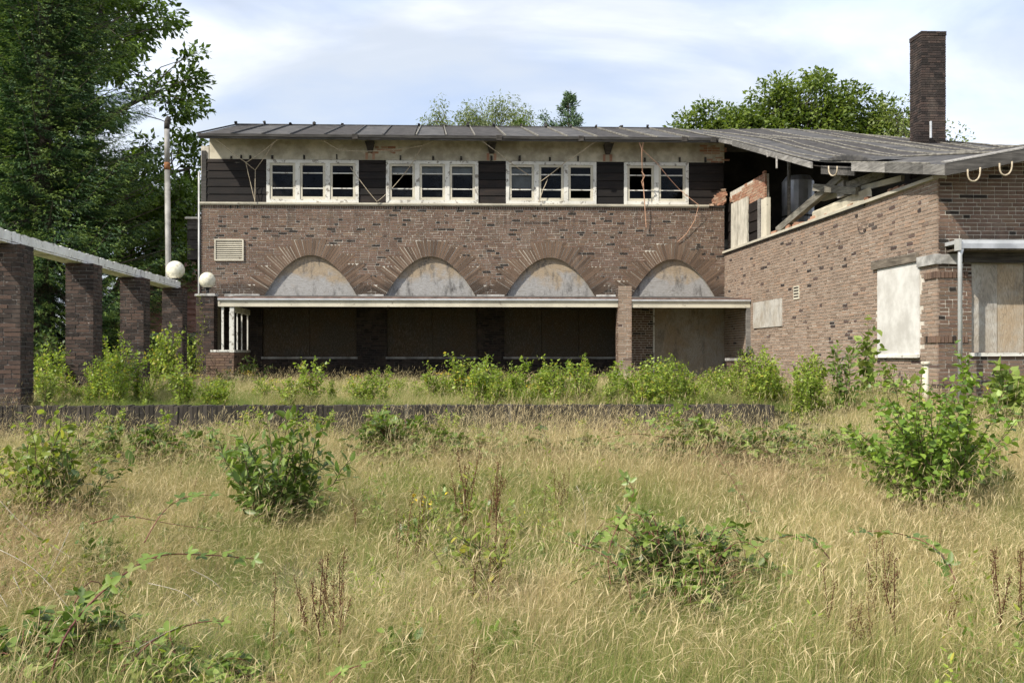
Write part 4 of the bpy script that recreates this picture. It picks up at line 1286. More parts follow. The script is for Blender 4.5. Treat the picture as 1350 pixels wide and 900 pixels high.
# globe lamps on the last two pillars
for (px, py, r, pi, lab) in ((231, 356, 0.205, 3, 'dirty milk globe lamp at the end of the white pergola beam'), (273.5, 369.5, 0.205, 4, 'dirty milk globe lamp on a black stem before the facade')):
    c = pil_c[pi]
    z = at(px, py, c[1]).z
    x = at(px, py, c[1]).x
    lp = thing('globe_lamp', lab, 'lamp', (x, c[1], PERG_Z), 'globe lamps on the pergola pillars')
    MB().sphere((x, c[1], z), r, 28, 18).build('globe', MT['globe'], lp, smooth=True)
    MB().tube([(x, c[1], PERG_Z + 0.02), (x, c[1], z - r * 0.9)], 0.04, 12).build('stem', MT['black_metal'], lp, smooth=True)
    MB().tube([(x, c[1], z - r * 1.02), (x, c[1], z - r * 0.86)], [0.085, 0.1], 16).build('collar', MT['black_metal'], lp)

# ================================================================ retaining wall of the terrace
RETB = [(0.0, (0.03, 0.027, 0.023)), (0.5, (0.05, 0.043, 0.036)), (0.9, (0.068, 0.058, 0.047)), (1.0, (0.14, 0.125, 0.105))]
MT['brick_ret'] = m_brick('mossy_wall_brick', RETB, 0.5, 0.25)
rz = at(600, 534, WALL_Y).z
rw = thing('retaining_wall', 'low dark wall of upright bricks along the terrace edge', 'wall', (-1.5, WALL_Y, 0.2))
rx0 = -9.5
core = MB().box((rx0, WALL_Y + 0.008, 0.0), (WALL_X1 - 0.008, WALL_Y + 0.30, rz - 0.012)).build('wall_core', MT['mortar_soot_shade'], rw)
u = rx0
sm = {}
while u < WALL_X1 - 0.03:
    k = random.randrange(6)
    if k not in sm:
        m_ = MB(); put(m_, (0, 0, 0), UX, NX, -0.026, 0.026, -0.26, 0, 0.24, 0.005)
        sm[k] = m_.mesh('brick', MT['brick_ret'])
    link('brick', sm[k], core, loc=(u + 0.03, WALL_Y + random.uniform(-0.008, 0.008), rz + random.uniform(-0.010, 0.006)), rot=(0, random.uniform(-0.03, 0.03), 0))
    u += 0.0625
mb = MB()
for b in lay(rx0, WALL_X1, 0.1, rz - 0.27): put(mb, (0, WALL_Y, 0), UX, NX, *b)
mb.build('brickwork', MT['brick_ret'], core, kind='stuff')
MB().box((WALL_X1 - 0.25, WALL_Y + 0.302, 0.1), (WALL_X1, WALL_Y + 1.3, rz - 0.02), 0.01).build('wall_return', MT['mortar_soot_shade'], rw)

# brick edging on the far side of the bare patch
e0 = at(1317, 540, 13.7)
ed = thing('brick_edging', 'short brick edging beside the bare gravel patch under the wing window', 'edging', (e0.x, 13.7, 0.8))
MB().box((e0.x + 0.004, 13.705, 0.5), (e0.x + 3.5, 13.9, at(1330, 538, 13.7).z)).build('edging_core', MT['mortar_dark'], ed)
for k in range(16):
    brick_obj(ed, MT['brick_perg'], (e0.x, 13.7, 0), UX, NX, 0.22 * k, 0.22 * k + 0.205, at(1330, 538, 13.7).z - 0.06, at(1330, 538, 13.7).z + 0.006, 0.1)
    brick_obj(ed, MT['brick_perg'], (e0.x, 13.7, 0), UX, NX, 0.22 * k - 0.1, 0.22 * k + 0.105, at(1330, 538, 13.7).z - 0.13, at(1330, 538, 13.7).z - 0.07, 0.1)

# capped standpipe by the wing corner
c = at(1220, 500, 14.2)
sp = thing('standpipe', 'cream plastic standpipe with a flat cap below the wing corner', 'pipe', (c.x, 14.2, 0.85))
zt = at(1220, 481, 14.2).z
MB().tube([(c.x, 14.2, 0.5), (c.x, 14.2, zt)], 0.043, 14).build('pipe', MT['cream'], sp, smooth=True)
MB().tube([(c.x, 14.2, zt), (c.x, 14.2, zt + 0.05)], 0.062, 14).build('cap', MT['cream'], sp, smooth=True)

# tall flue pipe behind the pergola
c = at(223.5, 300, 26.3)
fl = thing('flue_pipe', 'tall grey flue pipe with rusty joint rising before the trees', 'flue', (c.x, 26.3, TERR))
zt, zr = at(223, 168, 26.3).z, at(223, 217, 26.3).z
MB().tube([(c.x, 26.3, 0.8), (c.x - 0.06, 26.3, zr)], 0.074, 14).build('lower_pipe', MT['flue'], fl, smooth=True)
MB().tube([(c.x - 0.06, 26.3, zr), (c.x - 0.07, 26.3, zt)], 0.07, 14).build('upper_pipe', MT['flue'], fl, smooth=True)
MB().tube([(c.x - 0.06, 26.3, zr - 0.14), (c.x - 0.06, 26.3, zr + 0.05)], 0.08, 14).build('joint_band', MT['rust'], fl, smooth=True)
MB().tube([(c.x - 0.07, 26.3, zt - 0.05), (c.x - 0.065, 26.3, zt + 0.12), (c.x - 0.045, 26.3, zt + 0.2), (c.x + 0.01, 26.3, zt + 0.26)], 0.074, 14).build('elbow', MT['black_timber'], fl, smooth=True)

# low red-roofed house behind
hy = 31.0
h0, h1 = at(120, 400, hy).x, at(300, 400, hy).x
hz0, hz1 = at(230, 438, hy).z, at(230, 346, hy + 3.5).z
hs = thing('low_house', 'low house with faded red tiled roof behind the pergola lamps', 'house', ((h0 + h1) / 2, hy + 3, TERR))
MB().box((h0 + 0.3, hy + 0.5, 0.6), (h1 - 0.3, hy + 6.5, hz0 + 0.1)).build('wall', MT['render'], hs)
n = 13
rfh = MB().obox((h0, hy, hz0 - 0.05), (h1 - h0, 0, 0), (0, 3.5, hz1 - hz0), (0, 0, 0.04)).build('roof', MT['tile_red'], hs)
for k in range(n):
    t = k / n
    MB().obox((h0, hy + 3.5 * t - 0.04, hz0 + (hz1 - hz0) * t + 0.0), (h1 - h0, 0, 0), (0, 3.5 / n + 0.05, (hz1 - hz0) / n - 0.02), (0, 0, 0.035)).build('tile_course', MT['tile_red'], rfh)
MB().obox((h0, hy + 7, hz0 - 0.05), (h1 - h0, 0, 0), (0, -3.5, hz1 - hz0), (0, 0, 0.04)).build('rear_slope', MT['tile_red'], rfh)
MB().box((h0, hy - 0.06, hz0 - 0.14), (h1, hy - 0.02, hz0 - 0.02)).build('gutter', MT['white'], rfh)
for q in (180, 205, 238):
    wx = at(q, 450, hy).x
    wdo = MB().box((wx - 0.4, hy + 0.46, 1.3), (wx + 0.4, hy + 0.498, 2.1)).build('window', MT['white'], hs)
    MB().box((wx - 0.34, hy + 0.45, 1.36), (wx + 0.34, hy + 0.458, 2.04)).build('pane', MT['glass'], wdo)

# ================================================================ loose cables on the facade
def cable(label, strands, m, r=0.011, name='dangling_cable'):
    o = None
    P0 = at(*strands[0][0])
    mb = MB()
    for st in strands:
        pts = [at(*p) for p in st]
        # sag a little between the given points
        dense = []
        for a, b in zip(pts, pts[1:]):
            for k in range(6):
                t = k / 6
                dense.append(a.lerp(b, t) - Vector((0, 0, 0.02 * math.sin(math.pi * t) * (b - a).length)))
        dense.append(pts[-1])
        mb.tube(dense, r * 0.75, 5)
    o = mb.build(name, m)
    tag(o, label, 'cable', 'loose cables hanging on the facade')
E_, F_ = 25.33, 25.88
cable('tan cable tied in a knot over the tarred planks at the gable end', [[(280, 181, E_), (291, 189, 25.4), (324.5, 214.5, 25.7), (336, 224, F_)], [(370, 180, E_), (361, 188, 25.4), (325, 214, 25.7)], [(324, 214, 25.7), (330, 240, F_), (336.5, 267, F_)], [(361, 188, 25.4), (336.5, 224, F_), (336, 266, F_)]], MT['rope'], 0.013)
cable('long tan cable strung slackly above the first and second windows', [[(417, 179, E_), (447, 198, 25.6), (500, 199, 25.6), (557, 192, 25.6), (582, 181, E_)], [(557, 192, 25.6), (540, 220, F_), (517, 248, F_)]], MT['rope'], 0.013)
cable('thin tan cable in a V between the first and second windows', [[(462, 221, F_), (474, 237, F_), (497, 266, F_), (509, 256, F_)]], MT['rope'], 0.012)
cable('tan cable slanting from the eave onto the third window', [[(632, 183, E_), (655, 200, 25.5), (697, 231, F_)]], MT['rope'], 0.014)
cable('thick tan cable hanging from the eave across the third window', [[(793, 183, E_), (780, 190, 25.45), (745, 214, 25.65), (713, 239, F_)], [(722, 236, F_), (716, 250, F_), (710, 267, F_)]], MT['rope'], 0.016)
cable('knotted salmon cable hanging down before the two-light window', [[(842, 186, E_), (846, 196, 25.4), (846.5, 220, 25.6), (848, 240, F_), (850, 270, 25.85), (852, 300, 25.92)], [(848, 186, E_), (846, 205, 25.5)], [(846, 226, 25.68), (850, 232, 25.68), (846, 240, 25.75), (849, 250, 25.8)]], MT['rope_red'], 0.018)
cable('thin salmon cable slanting over the two-light window to the sill', [[(846, 196, 25.4), (866, 215, 25.6), (895, 249, F_), (921, 270, 25.8)]], MT['rope_red'], 0.011)
cable('salmon cable curling from the broken sill down over the last arch', [[(921, 271, 25.8), (916, 290, 25.9), (905, 308, 25.95), (893, 319, 25.96)]], MT['rope_red'], 0.012)

# ================================================================ vegetation helpers
LEAF_T = {
    'oval': ([(0, 0, 0), (0.28, 0.5, 0.07), (0.68, 0.42, 0.05), (1, 0, -0.10), (0.68, -0.42, 0.05), (0.28, -0.5, 0.07)], [(0, 1, 2, 3), (0, 3, 4, 5)]),
    'heart': ([(0, 0, 0), (0.12, 0.46, 0.05), (0.45, 0.48, 0.06), (1, 0, -0.12), (0.45, -0.48, 0.06), (0.12, -0.46, 0.05)], [(0, 1, 2, 3), (0, 3, 4, 5)]),
    'quad': ([(0, 0, 0), (0.45, 0.5, 0.09), (1, 0, -0.03), (0.45, -0.5, 0.09)], [(0, 1, 2), (0, 2, 3)]),
    'needle': ([(0, 0, 0)] + [q for k in range(3) for q in ((0.3 * k, 0.06, 0), (0.3 * k + 0.2, 0.02, 0), (0.3 * k + 0.42, 0.5 * (1 - 0.15 * k), 0.2 * (-1) ** k), (0.3 * k, -0.06, 0), (0.3 * k + 0.2, -0.02, 0), (0.3 * k + 0.42, -0.5 * (1 - 0.15 * k), -0.2 * (-1) ** k))], [f for k in range(3) for f in ((1 + 6 * k, 2 + 6 * k, 3 + 6 * k), (4 + 6 * k, 5 + 6 * k, 6 + 6 * k))]),
}
def unit(a): return a / np.maximum(np.linalg.norm(a, axis=-1, keepdims=True), 1e-9)
def leaf_data(P, D, N, L, W, shape):
    T, F = LEAF_T[shape]
    T = np.array(T)
    P, D, N = np.asarray(P, float), unit(np.asarray(D, float)), np.asarray(N, float)
    B = unit(np.cross(N, D))
    N2 = np.cross(D, B)
    n = len(P)
    L = np.broadcast_to(np.asarray(L, float), (n,)); W = np.broadcast_to(np.asarray(W, float), (n,))
    V = (P[:, None, :] + D[:, None, :] * (T[None, :, 0:1] * L[:, None, None]) + B[:, None, :] * (T[None, :, 1:2] * W[:, None, None]) + N2[:, None, :] * (T[None, :, 2:3] * W[:, None, None]))
    return V.reshape(-1, 3), T.shape[0], F
def leaf_mesh(name, P, D, N, L, W, m, shape='oval', tone=None):
    V, nv, F = leaf_data(P, D, N, L, W, shape)
    n = len(P)
    base = (np.arange(n) * nv)[:, None]
    fl = np.concatenate([np.array(f) for f in F])[None, :] + base
    sizes = np.tile(np.array([len(f) for f in F]), n)
    me = bpy.data.meshes.new(name)
    me.vertices.add(len(V)); me.vertices.foreach_set('co', V.astype(np.float32).ravel())
    me.loops.add(fl.size); me.loops.foreach_set('vertex_index', fl.astype(np.int32).ravel())
    me.polygons.add(len(sizes))
    st = np.concatenate([[0], np.cumsum(sizes)[:-1]])
    me.polygons.foreach_set('loop_start', st.astype(np.int32))
    me.polygons.foreach_set('loop_total', sizes.astype(np.int32))
    tone = rng.random(n) if tone is None else np.asarray(tone)
    at_ = me.attributes.new('tone', 'FLOAT', 'FACE')
    at_.data.foreach_set('value', np.repeat(tone, len(F)).astype(np.float32))
    me.materials.append(m)
    me.update(calc_edges=True)
    return me
LV = {
    'oak': m_leaf('oak_leaf', (0.044, 0.078, 0.015), (0.131, 0.205, 0.031), trans=0.35),
    'oak_bright': m_leaf('oak_leaf_sunny', (0.063, 0.103, 0.018), (0.179, 0.234, 0.045), trans=0.38),
    'birch': m_leaf('birch_leaf', (0.098, 0.137, 0.039), (0.221, 0.260, 0.085), trans=0.42),
    'willow': m_leaf('pale_feathery_leaf', (0.090, 0.123, 0.045), (0.216, 0.257, 0.108), trans=0.4),
    'spruce': m_leaf('spruce_needle', (0.017, 0.047, 0.017), (0.067, 0.136, 0.034), trans=0.12, rough=0.6),
    'spruce_tip': m_leaf('spruce_tip', (0.090, 0.150, 0.029), (0.192, 0.271, 0.053), trans=0.18, rough=0.6),  # pale shoot tips, brightened further to paint in sunlit highlights
    'pine': m_leaf('pine_needle', (0.060, 0.106, 0.053), (0.135, 0.204, 0.098), trans=0.15, rough=0.6),
    'sapling': m_leaf('birch_sapling_leaf', (0.126, 0.197, 0.024), (0.337, 0.419, 0.070), (0.478, 0.393, 0.064), trans=0.45),
    'laurel': m_leaf('dark_glossy_leaf', (0.063, 0.113, 0.017), (0.178, 0.251, 0.044), (0.220, 0.275, 0.055), trans=0.3, rough=0.42, spec=0.4),
    'poplar': m_leaf('poplar_leaf', (0.094, 0.172, 0.023), (0.253, 0.359, 0.055), (0.288, 0.348, 0.072), trans=0.35, rough=0.42, spec=0.4),
    'yellow': m_leaf('yellow_green_leaf', (0.13, 0.18, 0.025), (0.28, 0.33, 0.06), (0.4, 0.36, 0.06), trans=0.45),
    'bramble': m_leaf('bramble_leaf', (0.057, 0.101, 0.018), (0.164, 0.235, 0.040), (0.20, 0.22, 0.06), trans=0.3, rough=0.4),
    'bramble_pale': m_leaf('bramble_leaf_pale', (0.121, 0.185, 0.034), (0.258, 0.330, 0.081), (0.26, 0.28, 0.08), trans=0.35, rough=0.4),
    'under': m_leaf('undergrowth_leaf', (0.032, 0.062, 0.010), (0.091, 0.140, 0.023), trans=0.3),
    'flower': m_leaf('yellow_petal', (0.62, 0.42, 0.02), (0.75, 0.55, 0.03), trans=0.2),
    'dock': m_leaf('dock_seed', (0.06, 0.028, 0.017), (0.14, 0.07, 0.038), trans=0.1, rough=0.8, spec=0.1),
}

# ================================================================ trees
def limb(mb, a, b, r0, r1, bend=0.15, n=5, sides=6):
    a, b = Vector(a), Vector(b)
    d = (b - a)
    off = Vector((random.uniform(-1, 1), random.uniform(-1, 1), random.uniform(0, 1))) * d.length * bend
    pts = [a + d * (k / n) + off * math.sin(math.pi * k / n) for k in range(n + 1)]
    mb.tube(pts, [r0 + (r1 - r0) * k / n for k in range(n + 1)], sides, cap=False)
    return pts
def broadleaf(name, label, loc, lobes, trunk_r, nclump, nleaf, ll, m, bark, group, cr=(0.45, 0.95), flat=0.65, hang=0.0, shape='quad', wr=0.55, thin=0.0):
    """lobes: (dx, dy, z, radius, squash) relative to the foot; leaves gather in clumps at twig ends"""
    t = thing(name, label, 'tree', loc, group)
    mb = MB()
    zt = max(l[2] for l in lobes) * 0.8
    top = (random.uniform(-0.4, 0.4), random.uniform(-0.4, 0.4), zt)
    tp = limb(mb, (0, 0, -0.3), top, trunk_r, trunk_r * 0.25, 0.04, 8, 9)
    P, D, N, S = [], [], [], []
    w = np.array([l[3] ** 2 for l in lobes]); w = w / w.sum()
    for li, l in enumerate(lobes):
        c = Vector(l[:3])
        k = min(range(len(tp)), key=lambda q: abs(tp[q].z - (c.z - l[3] * 0.7)))
        lp = limb(mb, tp[k], c, trunk_r * 0.45 * (1 - 0.07 * k), trunk_r * 0.1, 0.12, 6, 6)
        for _ in range(max(3, int(nclump * 1.0 * w[li]))):
            d = unit(rng.normal(size=3))
            rad = l[3] * (rng.random() ** 0.42) * (1 + 0.12 * rng.normal())
            q = np.array(c) + d * rad * np.array([1, 1, l[4]])
            if rng.random() < thin: continue
            limb(mb, lp[rng.integers(2, len(lp))], q, trunk_r * 0.07, trunk_r * 0.02, 0.12, 3, 4)
            r = rng.uniform(*cr)
            n = int(nleaf * (r / 0.7) ** 2 * rng.uniform(0.6, 1.3))
            g = unit(rng.normal(size=(n, 3))) * (rng.random((n, 1)) ** 0.4) * r
            g[:, 2] *= flat
            P.append(q + g)
            out = unit(g + d * 0.3)
            D.append(out + rng.normal(size=(n, 3)) * 0.6 + np.array([0, 0, -0.35 - hang]))
            N.append(np.array([0, 0, 1.0]) + out * 0.5 + rng.normal(size=(n, 3)) * 0.45)
            S.append(np.clip(rng.normal(0.5, 0.22, n) + rng.normal() * 0.12, 0, 0.999))
    P, D, N, S = map(np.concatenate, (P, D, N, S))
    L = ll * rng.uniform(0.7, 1.25, len(P))
    # object random would shift every tone together, so tones are kept to half the range
    tr = link('trunk', mb.mesh('trunk', bark, True), t, local=True)
    cr_ = link('crown', leaf_mesh('crown', P, D, N, L, L * wr, m, shape, S * 0.75), t, local=True)
    cr_['kind'] = 'stuff'
    return t
def spruce(name, label, loc, H, base_r, m1, m2, group, seed, tuft=0.15, dens=1.0, low=0.4):
    r_ = np.random.default_rng(seed)
    t = thing(name, label, 'tree', loc, group)
    mb = MB()
    mb.tube([(0, 0, -0.3), (0.03, 0, H * 0.5), (0, 0, H)], [base_r * 0.085, base_r * 0.05, 0.02], 9)
    P, D, N, K = [], [], [], []
    z = low
    while z < H - 0.15:
        f = 1 - z / H
        nb = int(9 * dens) + r_.integers(0, 2)
        a0 = r_.random() * 6.28
        for b in range(nb):
            az = a0 + 6.283 * b / nb + r_.normal() * 0.18
            Lb = base_r * (f ** 0.8) * r_.uniform(0.72, 1.12) + 0.25
            el = 0.25 - 0.55 * f + r_.normal() * 0.08
            o = np.array([math.cos(az), math.sin(az), 0]); s = np.array([-o[1], o[0], 0])
            npt = max(4, int(Lb / 0.13))
            u = np.linspace(0, 1, npt)
            C = o * (u[:, None] * Lb) + np.array([0, 0, 1.0]) * (Lb * (math.tan(el) * u - 0.22 * np.sin(u * math.pi) * f + 0.12 * u ** 3))[:, None] + np.array([0, 0, z])
            mb.tube([tuple(C[0]), tuple(C[npt // 2]), tuple(C[-1])], [0.035 * f + 0.012, 0.02 * f + 0.008, 0.005], 4, cap=False)
            for i in range(max(1, int(npt * 0.12)), npt):
                for sd in (-1, 1):
                    tl = (1 - u[i]) * 0.42 * Lb * 0.8 + 0.22 * r_.uniform(0.7, 1.3)
                    nt = max(2, int(tl / (tuft * 0.31)))
                    v = np.linspace(0.05, 1, nt)[:, None]
                    dirt = unit(o * 0.75 + s * sd * 0.9 + np.array([0, 0, -0.28 + r_.normal() * 0.14]))
                    q = C[i] + dirt * v * tl + np.array([0, 0, -0.25]) * v * (1 - v) * tl + np.array([0, 0, 0.16]) * (v ** 3) * tl
                    P.append(q)
                    D.append(dirt + o * 0.45 + s * (r_.integers(0, 2, (nt, 1)) * 2 - 1) * 0.5 + np.array([0, 0, -0.15]) + r_.normal(size=(nt, 3)) * 0.22)
                    N.append(np.array([0, 0, 1.0]) + r_.normal(size=(nt, 3)) * 0.4)
                    K.append(np.full(nt, 0.0) + (v[:, 0] > 0.72) * (u[i] > 0.3))
        z += 0.36 * (0.65 + 0.5 * f) / dens ** 0.5
    P, D, N, K = map(np.concatenate, (P, D, N, K))
    L = tuft * r_.uniform(0.8, 1.6, len(P))
    link('trunk', mb.mesh('trunk', MT['bark'], True), t, local=True)
    a = K < 0.5
    o1 = link('crown', leaf_mesh('crown', P[a], D[a], N[a], L[a], L[a] * 0.24, m1, 'needle', r_.random(a.sum()) * 0.75), t, local=True)
    o2 = link('shoot_tips', leaf_mesh('shoot_tips', P[~a], D[~a], N[~a], L[~a], L[~a] * 0.26, m2, 'needle', r_.random((~a).sum()) * 0.75), t, local=True)
    o1['kind'] = 'stuff'; o2['kind'] = 'stuff'
    return t
def foot(px, Y, z=None):
    p = at(px, 470, Y)
    return (p.x, Y, TERR if z is None else z)
GT = 'trees behind the derelict building'
spruce('spruce_tree', 'big dark spruce standing behind the brick pergola', foot(56, 28.0), 15.5, 4.5, LV['spruce'], LV['spruce_tip'], GT, 3, 0.17)
spruce('spruce_tree', 'darker second spruce at the picture edge behind the first pillar', foot(-75, 30.5), 16.5, 4.4, LV['spruce'], LV['spruce'], GT, 9, 0.21, 0.85)
broadleaf('oak_tree', 'tall dark oak reaching over the flue pipe, sky showing through it', foot(120, 33), [(-0.6, 0, 11.8, 3.0, 0.9), (2.3, -0.5, 9.3, 2.1, 0.75), (3.1, 0.4, 7.0, 1.9, 0.75), (0.5, 0, 13.6, 2.0, 0.9), (-2.2, 0, 12.5, 3.0, 0.9), (1.4, -0.6, 5.5, 2.4, 0.8), (2.9, -0.8, 4.4, 1.8, 0.8), (-2.4, 0, 8.5, 2.8, 0.9)], 0.4, 220, 190, 0.22, LV['oak'], MT['bark'], GT, (0.35, 0.75), thin=0.15)
broadleaf('oak_tree', 'far dark tree filling the gap above the spruce tops', foot(0, 37), [(0, 0, 12, 4.2, 0.9), (3.4, 0, 14, 3.0, 0.9), (-3.4, 0, 13, 3.6, 0.9), (1, 0, 7.5, 4.2, 0.9)], 0.45, 170, 200, 0.28, LV['oak'], MT['bark'], GT, (0.55, 1.1))
broadleaf('tree', 'rounded dark tree crown just past the gable corner', foot(225, 39), [(0, 0, 5.2, 2.4, 0.9), (1.0, 0, 6.8, 1.4, 0.8), (-1.8, 0, 6.4, 2.2, 0.9), (0.6, 0, 3.4, 2.2, 0.9)], 0.3, 110, 170, 0.24, LV['oak'], MT['bark'], GT, (0.4, 0.85))
broadleaf('birch_tree', 'pale feathery birch tops showing above the roof ridge', foot(622, 44), [(-1.55, 0, 11.2, 0.75, 1.25), (-0.3, 0, 10.9, 0.8, 1.0), (0.55, 0, 11.5, 0.75, 1.2), (1.55, 0, 11.6, 0.7, 1.2), (2.15, 0, 11.2, 0.6, 1.0), (-0.6, 0, 9.6, 2.0, 0.8), (1.2, 0, 9.7, 2.0, 0.8)], 0.2, 330, 170, 0.17, LV['willow'], MT['bark_pale'], GT, (0.28, 0.55), 1.25, 0.7, 'quad', 0.32)
broadleaf('tree', 'small dark green bush top at the foot of the birch', foot(695, 42), [(0, 0, 10.4, 0.55, 0.85), (-0.6, 0, 10.1, 0.6, 0.8), (0, 0, 9.3, 0.9, 1)], 0.12, 30, 150, 0.16, LV['oak'], MT['bark'], GT, (0.25, 0.5))
broadleaf('oak_tree', 'bright green oak crown rising behind the wing roof', foot(1040, 41), [(1.1, 0, 11.3, 1.5, 0.95), (-0.5, 0, 10.9, 1.6, 0.85), (-2.4, 0, 10.4, 1.4, 0.75), (2.3, 0, 10.9, 1.2, 0.9), (-3.9, 0, 9.9, 1.2, 0.75), (3.7, 0, 10.1, 1.4, 0.8), (-4.9, 0, 9.5, 0.8, 0.8), (0.5, 0, 9.2, 2.6, 0.8), (-2.6, 0, 8.9, 2.2, 0.8), (3.2, 0, 8.8, 2.2, 0.8)], 0.38, 420, 190, 0.2, LV['oak_bright'], MT['bark'], GT, (0.35, 0.75))
broadleaf('thin_tree', 'thin twiggy tree on either side of the chimney', foot(1222, 39), [(-1.3, 0, 10.3, 0.9, 1.3), (-0.6, 0, 9.4, 0.9, 1.2), (1.0, 0, 9.2, 0.9, 1.0), (0.2, 0, 8.3, 1.3, 1), (-1.6, 0, 8.9, 1.0, 1)], 0.13, 120, 60, 0.16, LV['birch'], MT['bark'], GT, (0.25, 0.5))
broadleaf('tree', 'pale bushy tree low behind the wing roof beside the chimney', foot(1150, 46), [(0, 0, 11.2, 1.4, 0.8), (1.5, 0, 10.6, 1.4, 0.8), (-1.4, 0, 10.6, 1.4, 0.8), (0, 0, 9, 2.0, 1)], 0.2, 90, 150, 0.2, LV['oak_bright'], MT['bark'], GT, (0.35, 0.7))
broadleaf('oak_tree', 'sliver of tree top at the low end of the wing roof', foot(1395, 44), [(0, 0, 7.6, 1.8, 0.8), (1.5, 0, 8.0, 1.6, 0.8)], 0.2, 50, 150, 0.2, LV['oak_bright'], MT['bark'], GT, (0.35, 0.7))
# windblown pine top: short irregular branches
def pine_top(loc):
    t = thing('pine_tree', 'ragged bluish pine top above the roof ridge', 'tree', loc, GT)
    mb = MB()
    H = at(752, 123, loc[1]).z - loc[2]
    mb.tube([(0, 0, -0.3), (0.05, 0, H * 0.6), (0.0, 0, H)], [0.16, 0.1, 0.02], 7)
    P, D, N = [], [], []
    for b in range(110):
        z = H - 3.6 * (rng.random() ** 0.8)
        f = (H - z) / 3.6
        az = rng.random() * 6.28
        L = (0.08 + 1.15 * f ** 0.9) * rng.uniform(0.35, 1.15)
        o = np.array([math.cos(az), math.sin(az), 0.28])
        q = np.array([0, 0, z]) + o * L
        mb.tube([(0, 0, z), tuple(q)], [0.02, 0.006], 4, cap=False)
        n = 45
        k = rng.random((n, 1)) ** 0.6
        P.append(np.array([0, 0, z]) + o * L * (0.35 + 0.65 * k) + rng.normal(size=(n, 3)) * 0.075)
        D.append(o + rng.normal(size=(n, 3)) * 0.6 + np.array([0, 0, 0.3])); N.append(rng.normal(size=(n, 3)))
    # the crooked side limb
    for k_ in range(9):
        c = np.array([-0.35 - 0.09 * k_, 0, H - 2.6 + 0.2 * k_])
        mb.tube([(0, 0, H - 2.9), tuple(c)], [0.03, 0.01], 4, cap=False)
        P.append(c + rng.normal(size=(70, 3)) * 0.14); D.append(rng.normal(size=(70, 3)) + np.array([-0.5, 0, 0.5])); N.append(rng.normal(size=(70, 3)))
    P, D, N = map(np.concatenate, (P, D, N))
    L = 0.16 * rng.uniform(0.7, 1.3, len(P))
    link('trunk', mb.mesh('trunk', MT['bark'], True), t, local=True)
    c = link('crown', leaf_mesh('crown', P, D, N, L, L * 0.28, LV['pine'], 'quad', rng.random(len(P)) * 0.75), t, local=True)
    c['kind'] = 'stuff'
pine_top(foot(749, 42))

# ================================================================ shrubs and saplings
def shrub_parts(h, spread, nst, spacing, ll, wr, shape, twig=0.35, up=0.9, seed=0, bare=0.15, droop=0.25, ntw=7, fan=1.0):
    """several stems fanning out of one foot; leaves along stems and side twigs"""
    r_ = np.random.default_rng(seed)
    mb = MB()
    P, D, N = [], [], []
    def leaves(pts, s0, flare):
        pts = np.array(pts)
        seg = np.linalg.norm(np.diff(pts, axis=0), axis=1); S = np.concatenate([[0], np.cumsum(seg)])
        s = s0 * S[-1]
        side = r_.random() * 6.28
        while s < S[-1]:
            i = min(np.searchsorted(S, s) - 1, len(pts) - 2); i = max(i, 0)
            q = pts[i] + (pts[i + 1] - pts[i]) * ((s - S[i]) / max(seg[i], 1e-6))
            tan = unit(pts[i + 1] - pts[i])
            side += 2.4 + r_.normal() * 0.3
            a = np.cross(tan, [0.3, 0.2, 1.0]); a = unit(a); b = np.cross(tan, a)
            o = a * math.cos(side) + b * math.sin(side)
            d = unit(o * flare + tan * 0.55 + np.array([0, 0, -droop + 0.25]) + r_.normal(size=3) * 0.2)
            P.append(q + o * 0.004); D.append(d); N.append(np.array([0, 0, 1.0]) + tan * 0.3 + r_.normal(size=3) * 0.4 - d * 0.2)
            s += spacing * r_.uniform(0.7, 1.3)
    for k in range(nst):
        az = 6.283 * (k + r_.random()) / nst
        tilt = spread * (r_.random() ** 0.7) * fan
        hh = h * r_.uniform(0.6, 1.0) * (1 - 0.25 * (tilt / max(spread, 1e-3)))
        o = np.array([math.cos(az), math.sin(az), 0])
        b0 = o * r_.uniform(0, 0.08) * spread
        u = np.linspace(0, 1, 7)
        wob = r_.normal(size=(7, 3)) * 0.02 * h; wob[0] = 0
        C = b0 + o * (tilt * (u ** (1.0 / up)))[:, None] + np.array([0, 0, 1.0]) * (hh * u)[:, None] + wob
        mb.tube([tuple(c) for c in C], [0.006 * h ** 0.5 * (1 - 0.8 * t) + 0.0015 for t in u], 4, cap=False)
        leaves(C, bare, 0.9)
        for q in range(ntw):
            t = r_.uniform(bare, 0.92)
            i = int(t * 6)
            s_ = C[i] + (C[min(i + 1, 6)] - C[i]) * (t * 6 - i)
            az2 = r_.random() * 6.28
            o2 = np.array([math.cos(az2), math.sin(az2), 0]) + o * 0.5
            tl = twig * h * r_.uniform(0.4, 1.0) * (1 - 0.6 * t)
            e = s_ + o2 * tl * 0.8 + np.array([0, 0, tl * r_.uniform(0.2, 0.8)])
            mid = (s_ + e) / 2 + np.array([0, 0, -0.04 * tl])
            mb.tube([tuple(s_), tuple(mid), tuple(e)], [0.003, 0.002, 0.001], 4, cap=False)
            leaves(np.array([s_, mid, e]), 0.15, 0.8)
    P, D, N = np.array(P), np.array(D), np.array(N)
    kz = h / max(P[:, 2].max(), 0.1)
    P[:, 2] *= kz
    mb.v = [(v[0], v[1], v[2] * kz) for v in mb.v]
    L = ll * r_.uniform(0.6, 1.2, len(P))
    return mb, P, D, N, L, L * wr
